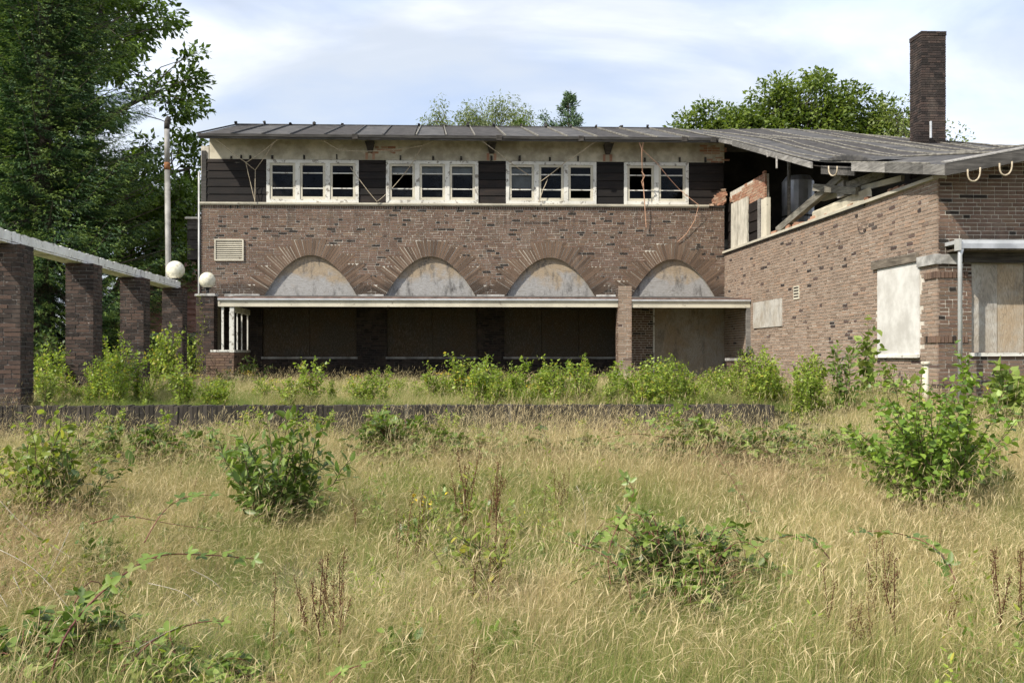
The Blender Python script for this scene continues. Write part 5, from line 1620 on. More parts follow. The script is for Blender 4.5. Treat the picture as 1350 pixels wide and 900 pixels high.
def add_plant(name, label, cat, loc, mb, P, D, N, L, W, m, shape, stem_m, group=None, singles=0):
    """singles: that many of the leaves nearest the viewer become leaf objects of their own"""
    t = thing(name, label, cat, loc, group)
    link('stems', mb.mesh('stems', stem_m, True), t, local=True)
    if singles:
        wp = P + np.array(loc)
        dist = np.linalg.norm(wp - np.array([0, 0, CAMZ]), axis=1) - 0.35 * P[:, 2]
        o_ = np.argsort(dist)
        pick, rest = o_[:singles], o_[singles:]
        base = leaf_mesh('leaf', [(0, 0, 0)], [(1, 0, 0)], [(0, 0, 1)], 1.0, 1.0, m, shape, [0.1])
        for i in pick:
            x = Vector(D[i]).normalized(); y = Vector(N[i]).cross(x).normalized(); z = x.cross(y)
            o = bpy.data.objects.new('leaf', base); COL.objects.link(o); o.parent = t
            o.matrix_basis = Matrix.Translation(P[i]) @ Matrix((x, y, z)).transposed().to_4x4() @ Matrix.Diagonal((L[i], W[i], W[i], 1))
        P, D, N, L, W = P[rest], D[rest], N[rest], L[rest], W[rest]
    if len(P):
        f = link('foliage', leaf_mesh('foliage', P, D, N, L, W, m, shape, rng.random(len(P)) * 0.8), t, local=True)
        f['kind'] = 'stuff'
    return t

# --- birch saplings along the terrace: eight shapes, copied
sap = []
for k in range(8):
    h = 1.0
    a = shrub_parts(h, [0.16, 0.22, 0.28, 0.2, 0.34, 0.26, 0.18, 0.3][k], [5, 8, 9, 7, 11, 9, 4, 10][k], 0.03, 0.066, 0.72, 'heart', 0.32, 1.2, 100 + k, 0.1, 0.3, 9)
    sap.append((a[0].mesh('stems', MT['twig'], True), leaf_mesh('foliage', a[1], a[2], a[3], a[4], a[5], LV['sapling'], 'heart', rng.random(len(a[1])) * 0.8)))
def sapling(px, Y, top, label, group, cat='sapling', wide=1.0, kinds=None):
    p = at(px, top, Y)
    gz = ground_h(p.x, Y)
    h = max(p.z - gz, 0.25)
    k = random.choice(kinds) if kinds else random.randrange(8)
    t = thing('birch_sapling', label, cat, (p.x, Y, gz - 0.03), group, random.uniform(0, 6.28))
    t.scale = (h * wide, h * wide, h * 1.03)
    link('stems', sap[k][0], t, local=True)
    f = link('foliage', sap[k][1], t, local=True)
    f['kind'] = 'stuff'
lab = 'young birch sapling in the dense row crowding the top of the retaining wall'
for i in range(150):
    px = 600 + 416 * (i + random.random()) / 150
    tp = random.choice((468, 478, 486, 492, 498, 503, 507, 510, 512)) + random.uniform(-4, 5)
    zone = 'below the third arch' if px < 720 else 'in the gap between third and fourth arch' if px < 795 else 'in front of the brick veranda post' if px < 855 else 'in front of the plywood door' if px < 950 else 'near the end of the retaining wall'
    lab = ('tall' if tp < 484 else 'middling' if tp < 500 else 'low') + ' birch sapling in the terrace row ' + zone
    sapling(px, random.uniform(13.45, 15.6), tp, lab, 'birch saplings on top of the retaining wall', wide=random.uniform(0.75, 1.2))
lab = 'young birch sapling in the thicket between the pergola pillars'
for i in range(36):
    px = 46 + 205 * (i + random.random()) / 36
    tp = random.choice((468, 480, 490, 497, 503, 509)) + random.uniform(-6, 6)
    zone = 'between the first and second pergola pillar' if px < 92 else 'at the foot of the second pergola pillar' if px < 136 else 'between the second and third pergola pillar' if px < 165 else 'around the third pergola pillar' if px < 205 else 'before the lamp-bearing pergola pillar'
    lab = ('tall' if tp < 476 else 'middling' if tp < 495 else 'low') + ' birch sapling in the thicket ' + zone
    sapling(px, random.uniform(13.5, 16.2), tp, lab, 'birch saplings between the pergola pillars', wide=random.uniform(0.8, 1.2))
lab = 'taller young birch behind the pergola pillars under the spruce'
for px, Y, tp in ((150, 18.2, 437), (162, 18.0, 448), (212, 20.6, 440), (222, 20.5, 428), (250, 22.9, 440), (66, 15.2, 452), (140, 17.6, 458), (205, 18.6, 452)):
    sapling(px, Y, tp, lab, 'taller birches behind the pergola', wide=0.75)
for px, Y, tp, lb in ((412, 13.9, 470, 'single slim birch sapling on the terrace, nearest to the first arch'), (437, 14.2, 497, 'short birch sapling right next to the slim one on the terrace'), (489, 13.9, 487, 'bushy birch sapling on the terrace below the second arch'), (508, 14.3, 481, 'narrow birch sapling close behind the bushy one below the second arch'), (570, 15.0, 476, 'airy birch sapling on the terrace amid yellow flowers'), (588, 15.6, 490, 'small birch sapling hugging the airy one amid yellow flowers')):
    sapling(px, Y, tp, lb, 'single birch saplings on the terrace', wide=1.05)
lab = 'low birch seedling scattered in the yellow terrace grass'
for i in range(40):
    sapling(random.uniform(255, 640), random.uniform(13.5, 17), random.uniform(492, 519), lab, 'low birch seedlings on the terrace', wide=1.3)
lab = 'small leafy weed rooted at the foot of the retaining wall'
for i in range(18):
    px = 20 + 980 * (i + random.random()) / 18
    p_ = gp(px, 580)
    sapling(px, random.uniform(12.2, 12.85), random.uniform(533, 556), lab, 'weeds at the foot of the retaining wall', wide=1.2)
lab = 'leafy willow-like sapling in the tall thicket at the wall end'
for i in range(14):
    sapling(random.uniform(990, 1075), random.uniform(13.3, 15.5), random.uniform(452, 492), lab, 'saplings at the end of the retaining wall', wide=random.uniform(0.75, 1.0))

# --- undergrowth: bushes under the trees and by the walls
def bush(px, Y, top, name, label, m, shape, nst, spread, ll, wr, spacing, seed, group=None, stem=None, singles=0, base=None, **kw):
    p = at(px, top, Y)
    gz = ground_h(p.x, Y) if base is None else base
    h = p.z - gz
    a = shrub_parts(h, spread, nst, spacing, ll, wr, shape, seed=seed, **kw)
    return add_plant(name, label, 'bush', (p.x, Y, gz - 0.03), *a, m, shape, stem or MT['twig'], group, singles)
GU = 'dark bushes in the shade of the trees'
for i, (px, Y, tp) in enumerate(((20, 21, 420), (95, 22.5, 430), (160, 26.5, 425), (215, 27.5, 430), (-40, 19, 430), (250, 29.5, 430))):
    bush(px, Y, tp, 'shade_bush', 'dark bush in the shade under the trees behind the pergola', LV['under'], 'quad', 12, 1.1, 0.10, 0.6, 0.05, 300 + i, GU, ntw=9)
bush(330, 23.2, 468, 'shade_bush', 'dark green bush growing before the glazed veranda screen', LV['bramble'], 'quad', 9, 0.55, 0.085, 0.65, 0.045, 320, ntw=8)
bush(305, 22.4, 484, 'shade_bush', 'low dark bush at the foot of the lamp pillar', LV['under'], 'quad', 9, 0.6, 0.08, 0.6, 0.045, 321, ntw=8)
bush(1110, 13.9, 449, 'cherry_laurel', 'single leafy laurel plant standing before the wing wall', LV['laurel'], 'oval', 8, 0.30, 0.105, 0.42, 0.035, 330, ntw=4, up=1.3)
bush(1143, 15.6, 415, 'climbing_shoot', 'tall leafy maple shoot climbing beside the whitewashed board', LV['bramble_pale'], 'heart', 4, 0.20, 0.13, 0.85, 0.06, 331, ntw=5)
bush(1170, 15.1, 478, 'wall_bush', 'low leafy bush beneath the whitewashed board', LV['bramble_pale'], 'heart', 9, 0.55, 0.10, 0.8, 0.05, 332, ntw=6)
bush(1335, 13.2, 472, 'vine_bush', 'pale broad-leaved vine bush below the boarded wing window', LV['bramble_pale'], 'heart', 12, 0.65, 0.14, 0.95, 0.06, 333, ntw=6)
bush(1378, 13.6, 474, 'vine_bush', 'second vine bush cut off by the picture edge', LV['bramble_pale'], 'heart', 10, 0.6, 0.14, 0.95, 0.06, 334, ntw=6)
bush(985, 23.6, 455, 'weed_tuft', 'green weed growing on top of the low brick stub', LV['under'], 'oval', 6, 0.3, 0.08, 0.5, 0.04, 335, base=1.55, ntw=5)
bush(266, 23.8, 385, 'rose_shoot', 'thin yellowish rose shoots climbing the lamp pillar', LV['yellow'], 'oval', 3, 0.35, 0.07, 0.6, 0.11, 336, ntw=3)

# --- bushes in the lawn
p = gp(372, 700)
a = shrub_parts(at(372, 543, p.y).z - p.z, 0.62, 30, 0.04, 0.105, 0.42, 'oval', 0.30, 1.1, 401, 0.08, 0.25, 7)
add_plant('laurel_bush', 'round dark glossy bush standing alone in the dry grass', 'bush', tuple(p), *a, LV['laurel'], 'oval', MT['twig'], None, 300)
p = gp(55, 690)
a = shrub_parts(at(40, 522, p.y).z - p.z, 0.52, 13, 0.05, 0.08, 0.62, 'oval', 0.36, 0.9, 402, 0.15, 0.25, 7)
add_plant('hazel_bush', 'yellow-green loose bush in the lawn before the first pergola pillar', 'bush', tuple(p), *a, LV['yellow'], 'oval', MT['twig'], None, 200)
p = gp(52, 692) + Vector((0.15, 0.1, 0))
a = shrub_parts(0.75, 0.55, 12, 0.05, 0.09, 0.65, 'oval', 0.36, 0.9, 403, 0.1, 0.25, 6)
add_plant('bramble_tuft', 'darker bramble tuft around the foot of the yellow-green bush', 'bush', tuple(p), *a, LV['bramble'], 'oval', MT['twig'], None)
p = gp(1222, 690)
a = shrub_parts(at(1222, 487, p.y).z - p.z, 0.72, 34, 0.036, 0.066, 0.85, 'heart', 0.32, 1.0, 404, 0.06, 0.3, 11)
add_plant('poplar_bush', 'large fresh green poplar bush in the lawn before the wing corner', 'bush', tuple(p), *a, LV['poplar'], 'heart', MT['twig'], None, 300)
p = gp(1265, 675)
a = shrub_parts(at(1265, 452, p.y).z - p.z, 0.30, 8, 0.045, 0.07, 0.85, 'heart', 0.25, 1.1, 405, 0.2, 0.3, 6)
add_plant('poplar_shoot', 'tall poplar shoots rising behind the large poplar bush', 'bush', tuple(p), *a, LV['poplar'], 'heart', MT['twig'], None, 60)
p = gp(1300, 668)
a = shrub_parts(0.42, 0.55, 10, 0.05, 0.08, 0.85, 'heart', 0.32, 0.9, 406, 0.1, 0.3, 5)
add_plant('bramble_tuft', 'dark low leaves trailing out beside the large poplar bush', 'bush', tuple(p), *a, LV['bramble'], 'heart', MT['twig'], None)
p = gp(640, 800)
a = shrub_parts(at(640, 690, p.y).z - p.z, 0.42, 9, 0.055, 0.075, 0.5, 'oval', 0.4, 0.9, 407, 0.2, 0.3, 6)
add_plant('yellow_sapling', 'yellow-green sapling with drooping leaves in the middle of the lawn', 'sapling', tuple(p), *a, LV['yellow'], 'oval', MT['twig'], None, 150)
p = gp(560, 715)
a = shrub_parts(0.36, 0.22, 10, 0.03, 0.05, 0.3, 'oval', 0.3, 1.0, 408, 0.1, 0.2, 5)
t = add_plant('goldenrod_plant', 'light green weed with small yellow flowers in the mid lawn', 'plant', tuple(p), *a, LV['yellow'], 'oval', MT['twig'], None)
q = rng.normal(size=(14, 3)) * np.array([0.12, 0.08, 0.03]) + np.array([-0.02, 0, 0.36])
fo = link('flowers', leaf_mesh('flowers', q, rng.normal(size=(14, 3)), np.tile([0, 0, 1.0], (14, 1)) + rng.normal(size=(14, 3)) * 0.3, 0.035, 0.035, LV['flower'], 'quad'), t, local=True); fo['kind'] = 'stuff'

# --- brambles: arching canes with leaves of three leaflets
def trifoliate(P, D, N, L):
    """three leaflets for every leaf"""
    P, D, N = np.asarray(P, float), unit(np.asarray(D, float)), unit(np.asarray(N, float))
    B = unit(np.cross(N, D))
    PP = np.concatenate([P + D * (0.35 * L)[:, None], P + D * (0.30 * L)[:, None], P + D * (0.30 * L)[:, None]])
    DD = np.concatenate([D, D * 0.25 + B, D * 0.25 - B])
    NN = np.concatenate([N, N, N])
    LL = np.concatenate([L, L * 0.85, L * 0.85])
    return PP, DD, NN, LL
_tri = {}
def tri_leaf(m):
    if m.name not in _tri:
        a = trifoliate([(0, 0, 0)], [(1, 0, 0)], [(0, 0, 1)], np.array([1.0]))
        _tri[m.name] = leaf_mesh('leaf', *a, a[3] * 0.5, m, 'oval', [0.1, 0.1, 0.1])
    return _tri[m.name]
def smooth_path(pts, n=8):
    pts = [Vector(p) for p in pts]
    out = []
    for i in range(len(pts) - 1):
        p0, p1, p2, p3 = pts[max(i - 1, 0)], pts[i], pts[i + 1], pts[min(i + 2, len(pts) - 1)]
        for k in range(n):
            t = k / n
            out.append(0.5 * ((2 * p1) + (p2 - p0) * t + (2 * p0 - 5 * p1 + 4 * p2 - p3) * t * t + (3 * p1 - p0 - 3 * p2 + p3) * t ** 3))
    out.append(pts[-1])
    return out
def bramble_cane(label, path, leaf, m, nleaf, r=0.006, start=0.25, name='bramble_cane', rnd=3):
    """path of (px, py, Y): a single cane with every leaf a part"""
    pts = smooth_path([at(*q) for q in path])
    base = pts[0]
    t = thing(name, label, 'bramble', tuple(base), 'arching bramble canes')
    mb = MB()
    mb.tube([p_ - base for p_ in pts], [r * (1 - 0.7 * k / len(pts)) for k in range(len(pts))], 7)
    # thorns
    for k in range(3, len(pts) - 1, 1):
        d = Vector((random.uniform(-1, 1), random.uniform(-1, 1), random.uniform(-1, 1))).normalized()
        q = pts[k] - base
        mb.tube([q, q + d * r * 2.2], [r * 0.5, 0.0004], 3, cap=False)
    link('cane', mb.mesh('cane', MT['cane'], True), t, local=True)
    r_ = np.random.default_rng(len(label) + rnd)
    for k in range(nleaf):
        f = start + (1 - start) * (k + r_.random() * 0.6) / nleaf
        i = min(int(f * (len(pts) - 1)), len(pts) - 2)
        q = pts[i] - base
        tan = (pts[i + 1] - pts[i]).normalized()
        sd = 1 if k % 2 else -1
        d = (Vector((tan.y * sd, -tan.x * sd * 0.6, 0.15)) + tan * 0.7 + Vector(r_.normal(size=3) * 0.25)).normalized()
        # petiole length is part of the leaf mesh; lift the leaf a little
        z = (Vector((0, -0.35, 1)) + Vector(r_.normal(size=3) * 0.25)).normalized()
        y = z.cross(d).normalized(); z = d.cross(y)
        s = leaf * r_.uniform(0.6, 1.15) * (1 - 0.3 * f)
        o = bpy.data.objects.new('leaf', tri_leaf(m)); COL.objects.link(o); o.parent = t
        o.matrix_basis = Matrix.Translation(q) @ Matrix((d, y, z)).transposed().to_4x4() @ Matrix.Diagonal((s, s, s, 1))
    return t
bramble_cane('long red bramble cane arching over the foreground grass', [(62, 905, 4.45), (88, 835, 4.5), (140, 775, 4.6), (205, 734, 4.8), (270, 731, 4.95), (345, 737, 5.1)], 0.075, LV['bramble'], 24, 0.006)
bramble_cane('shorter bramble cane low beside the long red one', [(160, 885, 4.5), (205, 842, 4.6), (258, 821, 4.7), (300, 818, 4.75)], 0.07, LV['bramble'], 8, 0.005, 0.4)
bramble_cane('thin bramble shoot curving up in the grass above the long cane', [(190, 715, 5.9), (215, 675, 6.0), (245, 655, 6.05), (290, 652, 6.1)], 0.075, LV['bramble'], 9, 0.004, 0.3)
bramble_cane('bramble runner among the dry stems near the laurel bush', [(120, 690, 6.8), (165, 680, 6.9), (225, 690, 6.9), (290, 700, 6.9)], 0.07, LV['bramble'], 9, 0.004, 0.1)
bramble_cane('upright bramble shoot behind the big bramble mound', [(805, 770, 5.9), (802, 730, 5.9), (815, 690, 5.95), (835, 650, 6.0), (822, 628, 6.0)], 0.085, LV['bramble_pale'], 7, 0.004, 0.35)
bramble_cane('bramble runner reaching out of the mound through the grass', [(832, 790, 5.5), (822, 755, 5.5), (790, 728, 5.6), (745, 712, 5.7)], 0.06, LV['bramble'], 7, 0.005, 0.3)
bramble_cane('bramble runner arching low in the lawn before the poplar bush', [(1098, 742, 6.1), (1075, 715, 6.2), (1045, 706, 6.3), (1000, 716, 6.3)], 0.09, LV['bramble'], 13, 0.0045, 0.15)
bramble_cane('bramble cane curving to the dock stems at the picture edge', [(1260, 765, 5.8), (1245, 735, 5.9), (1215, 712, 6.0), (1165, 700, 6.2), (1120, 702, 6.3)], 0.09, LV['bramble'], 15, 0.0045, 0.1)
bramble_cane('bramble cane running down through the pale grass by the poplar bush', [(928, 578, 10.6), (955, 615, 9.6), (975, 650, 8.6), (1000, 690, 7.6)], 0.09, LV['bramble'], 15, 0.006, 0.05)
bramble_cane('pale bramble tip lying over the bottom edge of the grass', [(430, 905, 4.1), (450, 885, 4.15), (478, 876, 4.2)], 0.06, LV['bramble_pale'], 4, 0.004, 0.3)
def bramble_mound(label, px, py, w, d, h, ncane, leaf, m, m2, seed, nl=15, name='bramble_mound'):
    r_ = np.random.default_rng(seed)
    c = gp(px, py)
    t = thing(name, label, 'bramble', tuple(c), 'bramble mounds in the lawn')
    mb = MB()
    P, D, N, Ls = [], [], [], []
    for k in range(ncane):
        a = r_.random() * 6.28
        b = np.array([math.cos(a) * w * 0.35 * r_.random(), math.sin(a) * d * 0.35 * r_.random(), 0])
        lob = 0.55 + 0.45 * math.sin(2.3 * a + seed) * math.sin(1.1 * a + 2 * seed) + 0.3 * r_.random()
        rr = r_.uniform(0.35, 1.1) if r_.random() < 0.8 else r_.uniform(1.1, 1.6)
        e = np.array([math.cos(a) * w * rr, math.sin(a) * d * rr, h * r_.uniform(0.0, 0.6) * lob])
        top = (b + e) / 2 + np.array([0, 0, h * r_.uniform(0.4, 1.45) * lob])
        u = np.linspace(0, 1, 9)[:, None]
        C = (1 - u) ** 2 * b + 2 * u * (1 - u) * top + u ** 2 * e
        mb.tube([tuple(q) for q in C], [0.0045 * (1 - 0.6 * q) for q in u[:, 0]], 4, cap=False)
        for i in range(nl):
            f = r_.uniform(0.15, 1.0)
            j = min(int(f * 8), 7)
            q = C[j] + (C[j + 1] - C[j]) * (f * 8 - j)
            tan = unit(C[j + 1] - C[j])
            P.append(q)
            D.append(tan * 0.4 + r_.normal(size=3) * np.array([0.8, 0.8, 0.35]) + np.array([0, 0, 0.05]))
            N.append(np.array([0, 0, 1.0]) + r_.normal(size=3) * 0.35)
            Ls.append(leaf * r_.uniform(0.55, 1.2))
    P, D, N, Ls = np.array(P), np.array(D), np.array(N), np.array(Ls)
    link('canes', mb.mesh('canes', MT['cane'], True), t, local=True)
    # the upper, nearest leaves one by one
    order = np.argsort(-(P[:, 2] * 2.0 - P[:, 1]))
    single, rest = order[:130], order[130:]
    for i in single:
        x = Vector(D[i]).normalized(); y = Vector(N[i]).cross(x).normalized(); z = x.cross(y)
        o = bpy.data.objects.new('leaf', tri_leaf(m2)); COL.objects.link(o); o.parent = t
        o.matrix_basis = Matrix.Translation(P[i]) @ Matrix((x, y, z)).transposed().to_4x4() @ Matrix.Scale(Ls[i], 4)
    a = trifoliate(P[rest], D[rest], N[rest], Ls[rest])
    f = link('foliage', leaf_mesh('foliage', *a, a[3] * 0.62, m, 'oval', rng.random(len(a[0])) * 0.8), t, local=True)
    f['kind'] = 'stuff'
    return t
bramble_mound('big bramble mound with pale green top in the near lawn', 905, 815, 0.55, 0.42, 0.66, 120, 0.062, LV['bramble'], LV['bramble_pale'], 21)
bramble_mound('dark bramble mound before the retaining wall below the second arch', 540, 618, 0.72, 0.5, 0.62, 90, 0.085, LV['bramble'], LV['bramble'], 22)
bramble_mound('flat bramble patch spreading beside the dark mound below the third arch', 635, 612, 0.8, 0.6, 0.42, 50, 0.08, LV['bramble'], LV['bramble_pale'], 23)
bramble_mound('bramble patch hanging over the end of the retaining wall', 965, 580, 1.3, 0.6, 0.62, 90, 0.085, LV['bramble'], LV['bramble_pale'], 24)
bramble_mound('bramble patch in front of the retaining wall near the pergola', 165, 580, 1.1, 0.5, 0.55, 70, 0.085, LV['bramble'], LV['bramble'], 25)
bramble_mound('sprawling bramble patch in the pale grass beside the poplar bush', 1060, 618, 1.1, 0.9, 0.48, 80, 0.085, LV['bramble'], LV['bramble_pale'], 26)
bramble_mound('bramble leaves filling the near corner under the long red cane', 45, 905, 0.62, 0.45, 0.42, 90, 0.065, LV['bramble'], LV['bramble_pale'], 27)
bramble_mound('bramble leaves along the bottom edge beside the near corner', 240, 920, 0.45, 0.3, 0.32, 50, 0.055, LV['bramble'], LV['bramble_pale'], 28)
bramble_mound('small bramble clump in front of the wall below the first arch', 300, 574, 0.6, 0.4, 0.5, 34, 0.08, LV['bramble'], LV['bramble'], 29)
bramble_mound('small bramble clump before the wall below the last arch', 740, 574, 0.55, 0.35, 0.5, 30, 0.08, LV['bramble'], LV['bramble'], 30)

# --- brown dock stems: five shapes, copied
dk = []
for k in range(5):
    r_ = np.random.default_rng(700 + k)
    mb = MB()
    P, D, N = [], [], []
    for b in range(1 + k % 3):
        a = r_.random() * 6.28
        e = np.array([math.cos(a) * 0.12 * b, math.sin(a) * 0.12 * b, 1.0 - 0.18 * b])
        s_ = np.array([0, 0, 0.35 * (b > 0)])
        mb.tube([tuple(s_), tuple((s_ + e) / 2 + r_.normal(size=3) * 0.02), tuple(e)], [0.006, 0.005, 0.003], 4, cap=False)
        for q in np.linspace(0.3, 1, 26):
            if r_.random() < 0.12: continue
            n = r_.integers(2, 8)
            c = s_ + (e - s_) * q
            P.append(c + r_.normal(size=(n, 3)) * np.array([0.018, 0.018, 0.012])); D.append(r_.normal(size=(n, 3))); N.append(r_.normal(size=(n, 3)))
    P, D, N = map(np.concatenate, (P, D, N))
    dk.append((mb.mesh('stem', LV['dock']), leaf_mesh('seeds', P, D, N, 0.018, 0.014, LV['dock'], 'quad', rng.random(len(P)) * 0.8)))
def dock(px, py, h, label, group):
    c = gp(px, py)
    k = random.randrange(5)
    t = thing('dock_plant', label, 'weed', tuple(c), group, random.uniform(0, 6.28), h * random.uniform(0.8, 1.15))
    t.rotation_euler = (random.gauss(0, 0.1), random.gauss(0.05, 0.1), random.uniform(0, 6.28))
    link('stem', dk[k][0], t, local=True)
    s_ = link('seeds', dk[k][1], t, local=True); s_['kind'] = 'stuff'
for px0, px1, py0, py1, n, h, lb in ((330, 465, 850, 890, 16, 0.52, 'brown dry dock stalk in the near clump between bramble canes'), (595, 690, 700, 760, 16, 0.62, 'brown dry dock stalk in the thick clump at mid lawn'), (455, 560, 720, 760, 9, 0.5, 'brown dry dock stalk scattered beside the yellow-flowered weed'), (700, 745, 680, 710, 5, 0.5, 'brown dry dock stalk just past the thick mid-lawn clump'), (1090, 1280, 830, 900, 14, 0.5, 'dark dock stalk in the near grass before the poplar bush'), (1300, 1352, 830, 925, 7, 0.55, 'dark dock stalk at the near picture edge'), (1140, 1240, 760, 800, 6, 0.4, 'low rusty dock stalk under the curving bramble cane'), (590, 690, 800, 840, 8, 0.5, 'brown dock stalk around the yellow-green sapling'), (230, 300, 640, 670, 4, 0.4, 'brown dock stalk beside the yellow-green lawn bush')):
    for i in range(max(3, int(n * 0.6))):
        dock(random.uniform(px0, px1), random.uniform(py0, py1), h, lb, 'dry dock stalks in the lawn')
dock(614, 935, 0.30, 'tip of a dock stalk at the bottom picture edge', 'dry dock stalks in the lawn')

# --- ragwort in flower on the terrace
for i, (px, Y, tp) in enumerate(((585, 15.2, 490), (612, 14.6, 500), (632, 15.5, 496), (742, 14.8, 497), (700, 14.2, 508), (300, 20.5, 486), (330, 19.5, 490), (362, 17.8, 500), (282, 18.5, 500), (196, 14.1, 510), (246, 16, 493), (1300, 13.8, 508), (1312, 14.2, 505), (1213, 12.4, 527), (1128, 14.5, 513), (470, 20, 494))):
    p = at(px, tp, Y)
    gz = ground_h(p.x, Y)
    h = p.z - gz
    a = shrub_parts(h, 0.12, 5, 0.05, 0.05, 0.4, 'oval', 0.3, 1.0, 800 + i, 0.2, 0.2, 3)
    t = add_plant('ragwort_plant', 'ragwort with flat yellow flower heads ' + ('among the saplings below the third arch' if 580 < px < 760 else 'in the grass before the veranda screen' if 250 < px < 500 else 'beside the pergola pillars' if px < 250 else 'below the wing corner'), 'plant', (p.x, Y, gz - 0.02), *a, LV['sapling'], 'oval', MT['twig'], 'flowering ragwort')
    n = 30
    q = rng.normal(size=(n, 3)) * np.array([0.09, 0.09, 0.025]) + np.array([0, 0, h])
    fo = link('flowers', leaf_mesh('flowers', q, rng.normal(size=(n, 3)) * np.array([1, 1, 0.2]), np.tile([0, 0, 1.0], (n, 1)), 0.035, 0.035, LV['flower'], 'quad'), t, local=True); fo['kind'] = 'stuff'

# --- bleached dead twigs
for i, path in enumerate(([(-5, 722, 5.3), (45, 750, 5.1), (90, 800, 4.9)], [(0, 660, 6.6), (40, 700, 6.5), (95, 735, 6.4)], [(92, 698, 6.0), (75, 735, 5.9), (55, 770, 5.8)], [(18, 760, 5.2), (30, 785, 5.1)], [(-5, 775, 5.0), (10, 800, 4.9)], [(195, 768, 5.4), (240, 780, 5.3), (265, 800, 5.2)], [(252, 750, 5.6), (280, 765, 5.5), (300, 785, 5.5)], [(760, 640, 7.6), (770, 665, 7.5), (772, 700, 7.4)], [(1322, 625, 8.4), (1323, 660, 8.3)], [(160, 866, 4.5), (210, 838, 4.6), (235, 826, 4.6)])):
    pts = smooth_path([at(*q) for q in path], 5)
    o = MB().tube(pts, [0.0024 * (1 - 0.6 * k / len(pts)) for k in range(len(pts))], 5).build('dead_twig', MT['deadwood'], smooth=True)
    tag(o, ['long bleached twig slanting in from the picture edge', 'bleached twig crossing the grass below the yellow-green bush', 'short bleached twig leaning steeply in the edge grass', 'tiny bleached stick under the long slanting twig', 'tiny bleached stick at the very edge of the near grass', 'pale dead twig under the long red cane', 'pale dead twig near the tip of the long red cane', 'upright bleached stalk in the mid lawn above the mound', 'upright pale stalk below the poplar bush at the edge', 'pale dead twig along the shorter bramble cane'][i], 'twig', 'bleached dead twigs in the lawn')

# ================================================================ grass
def m_grass(name, dry, green, tipc, mixn=0.5, amount=1.0):
    a = Mat(name)
    tn = a.n('Attribute', attribute_name='tone').outputs['Fac']
    loc = a.mapped(a.pos(), (1, 1, 0.0))
    rnd = a.n('ObjectInfo').outputs['Random']
    big = a.noise(loc, 0.45, 4, 0.6)
    mid = a.noise(loc, 1.9, 3, 0.6)
    f = a.math('ADD', a.math('MULTIPLY', a.math('SUBTRACT', big, 0.5), 2.3), a.math('MULTIPLY', a.math('SUBTRACT', mid, 0.5), 0.9))
    f = a.math('ADD', f, a.math('MULTIPLY', a.math('SUBTRACT', tn, mixn), 1.3))
    f = a.math('ADD', f, a.math('MULTIPLY', a.math('SUBTRACT', rnd, 0.5), 0.25))
    pk = a.noise(a.mapped(loc, (1, 1, 0), (13, 5, 0)), 0.35, 3, 0.6)
    dry = a.mix(a.rng(pk, 0.48, 0.66), dry, (0.50, 0.365, 0.21))
    c = a.mix(a.rng(f, -0.22, 0.22), green, dry)
    c = a.mix(a.rng(tn, 0.8, 1.0), c, tipc)
    p = a.n('BsdfPrincipled', {'Base Color': c, 'Roughness': 0.6, 'Specular IOR Level': 0.25})
    tr = a.n('BsdfTranslucent', {'Color': c})
    mx = a.n('MixShader', {0: 0.42, 1: p.outputs[0], 2: tr.outputs[0]})
    a.t.links.new(mx.outputs[0], a.out.inputs[0])
    return a.m
MG = m_grass('meadow_grass', (0.53, 0.435, 0.212), (0.195, 0.25, 0.06), (0.72, 0.62, 0.38), 0.495)
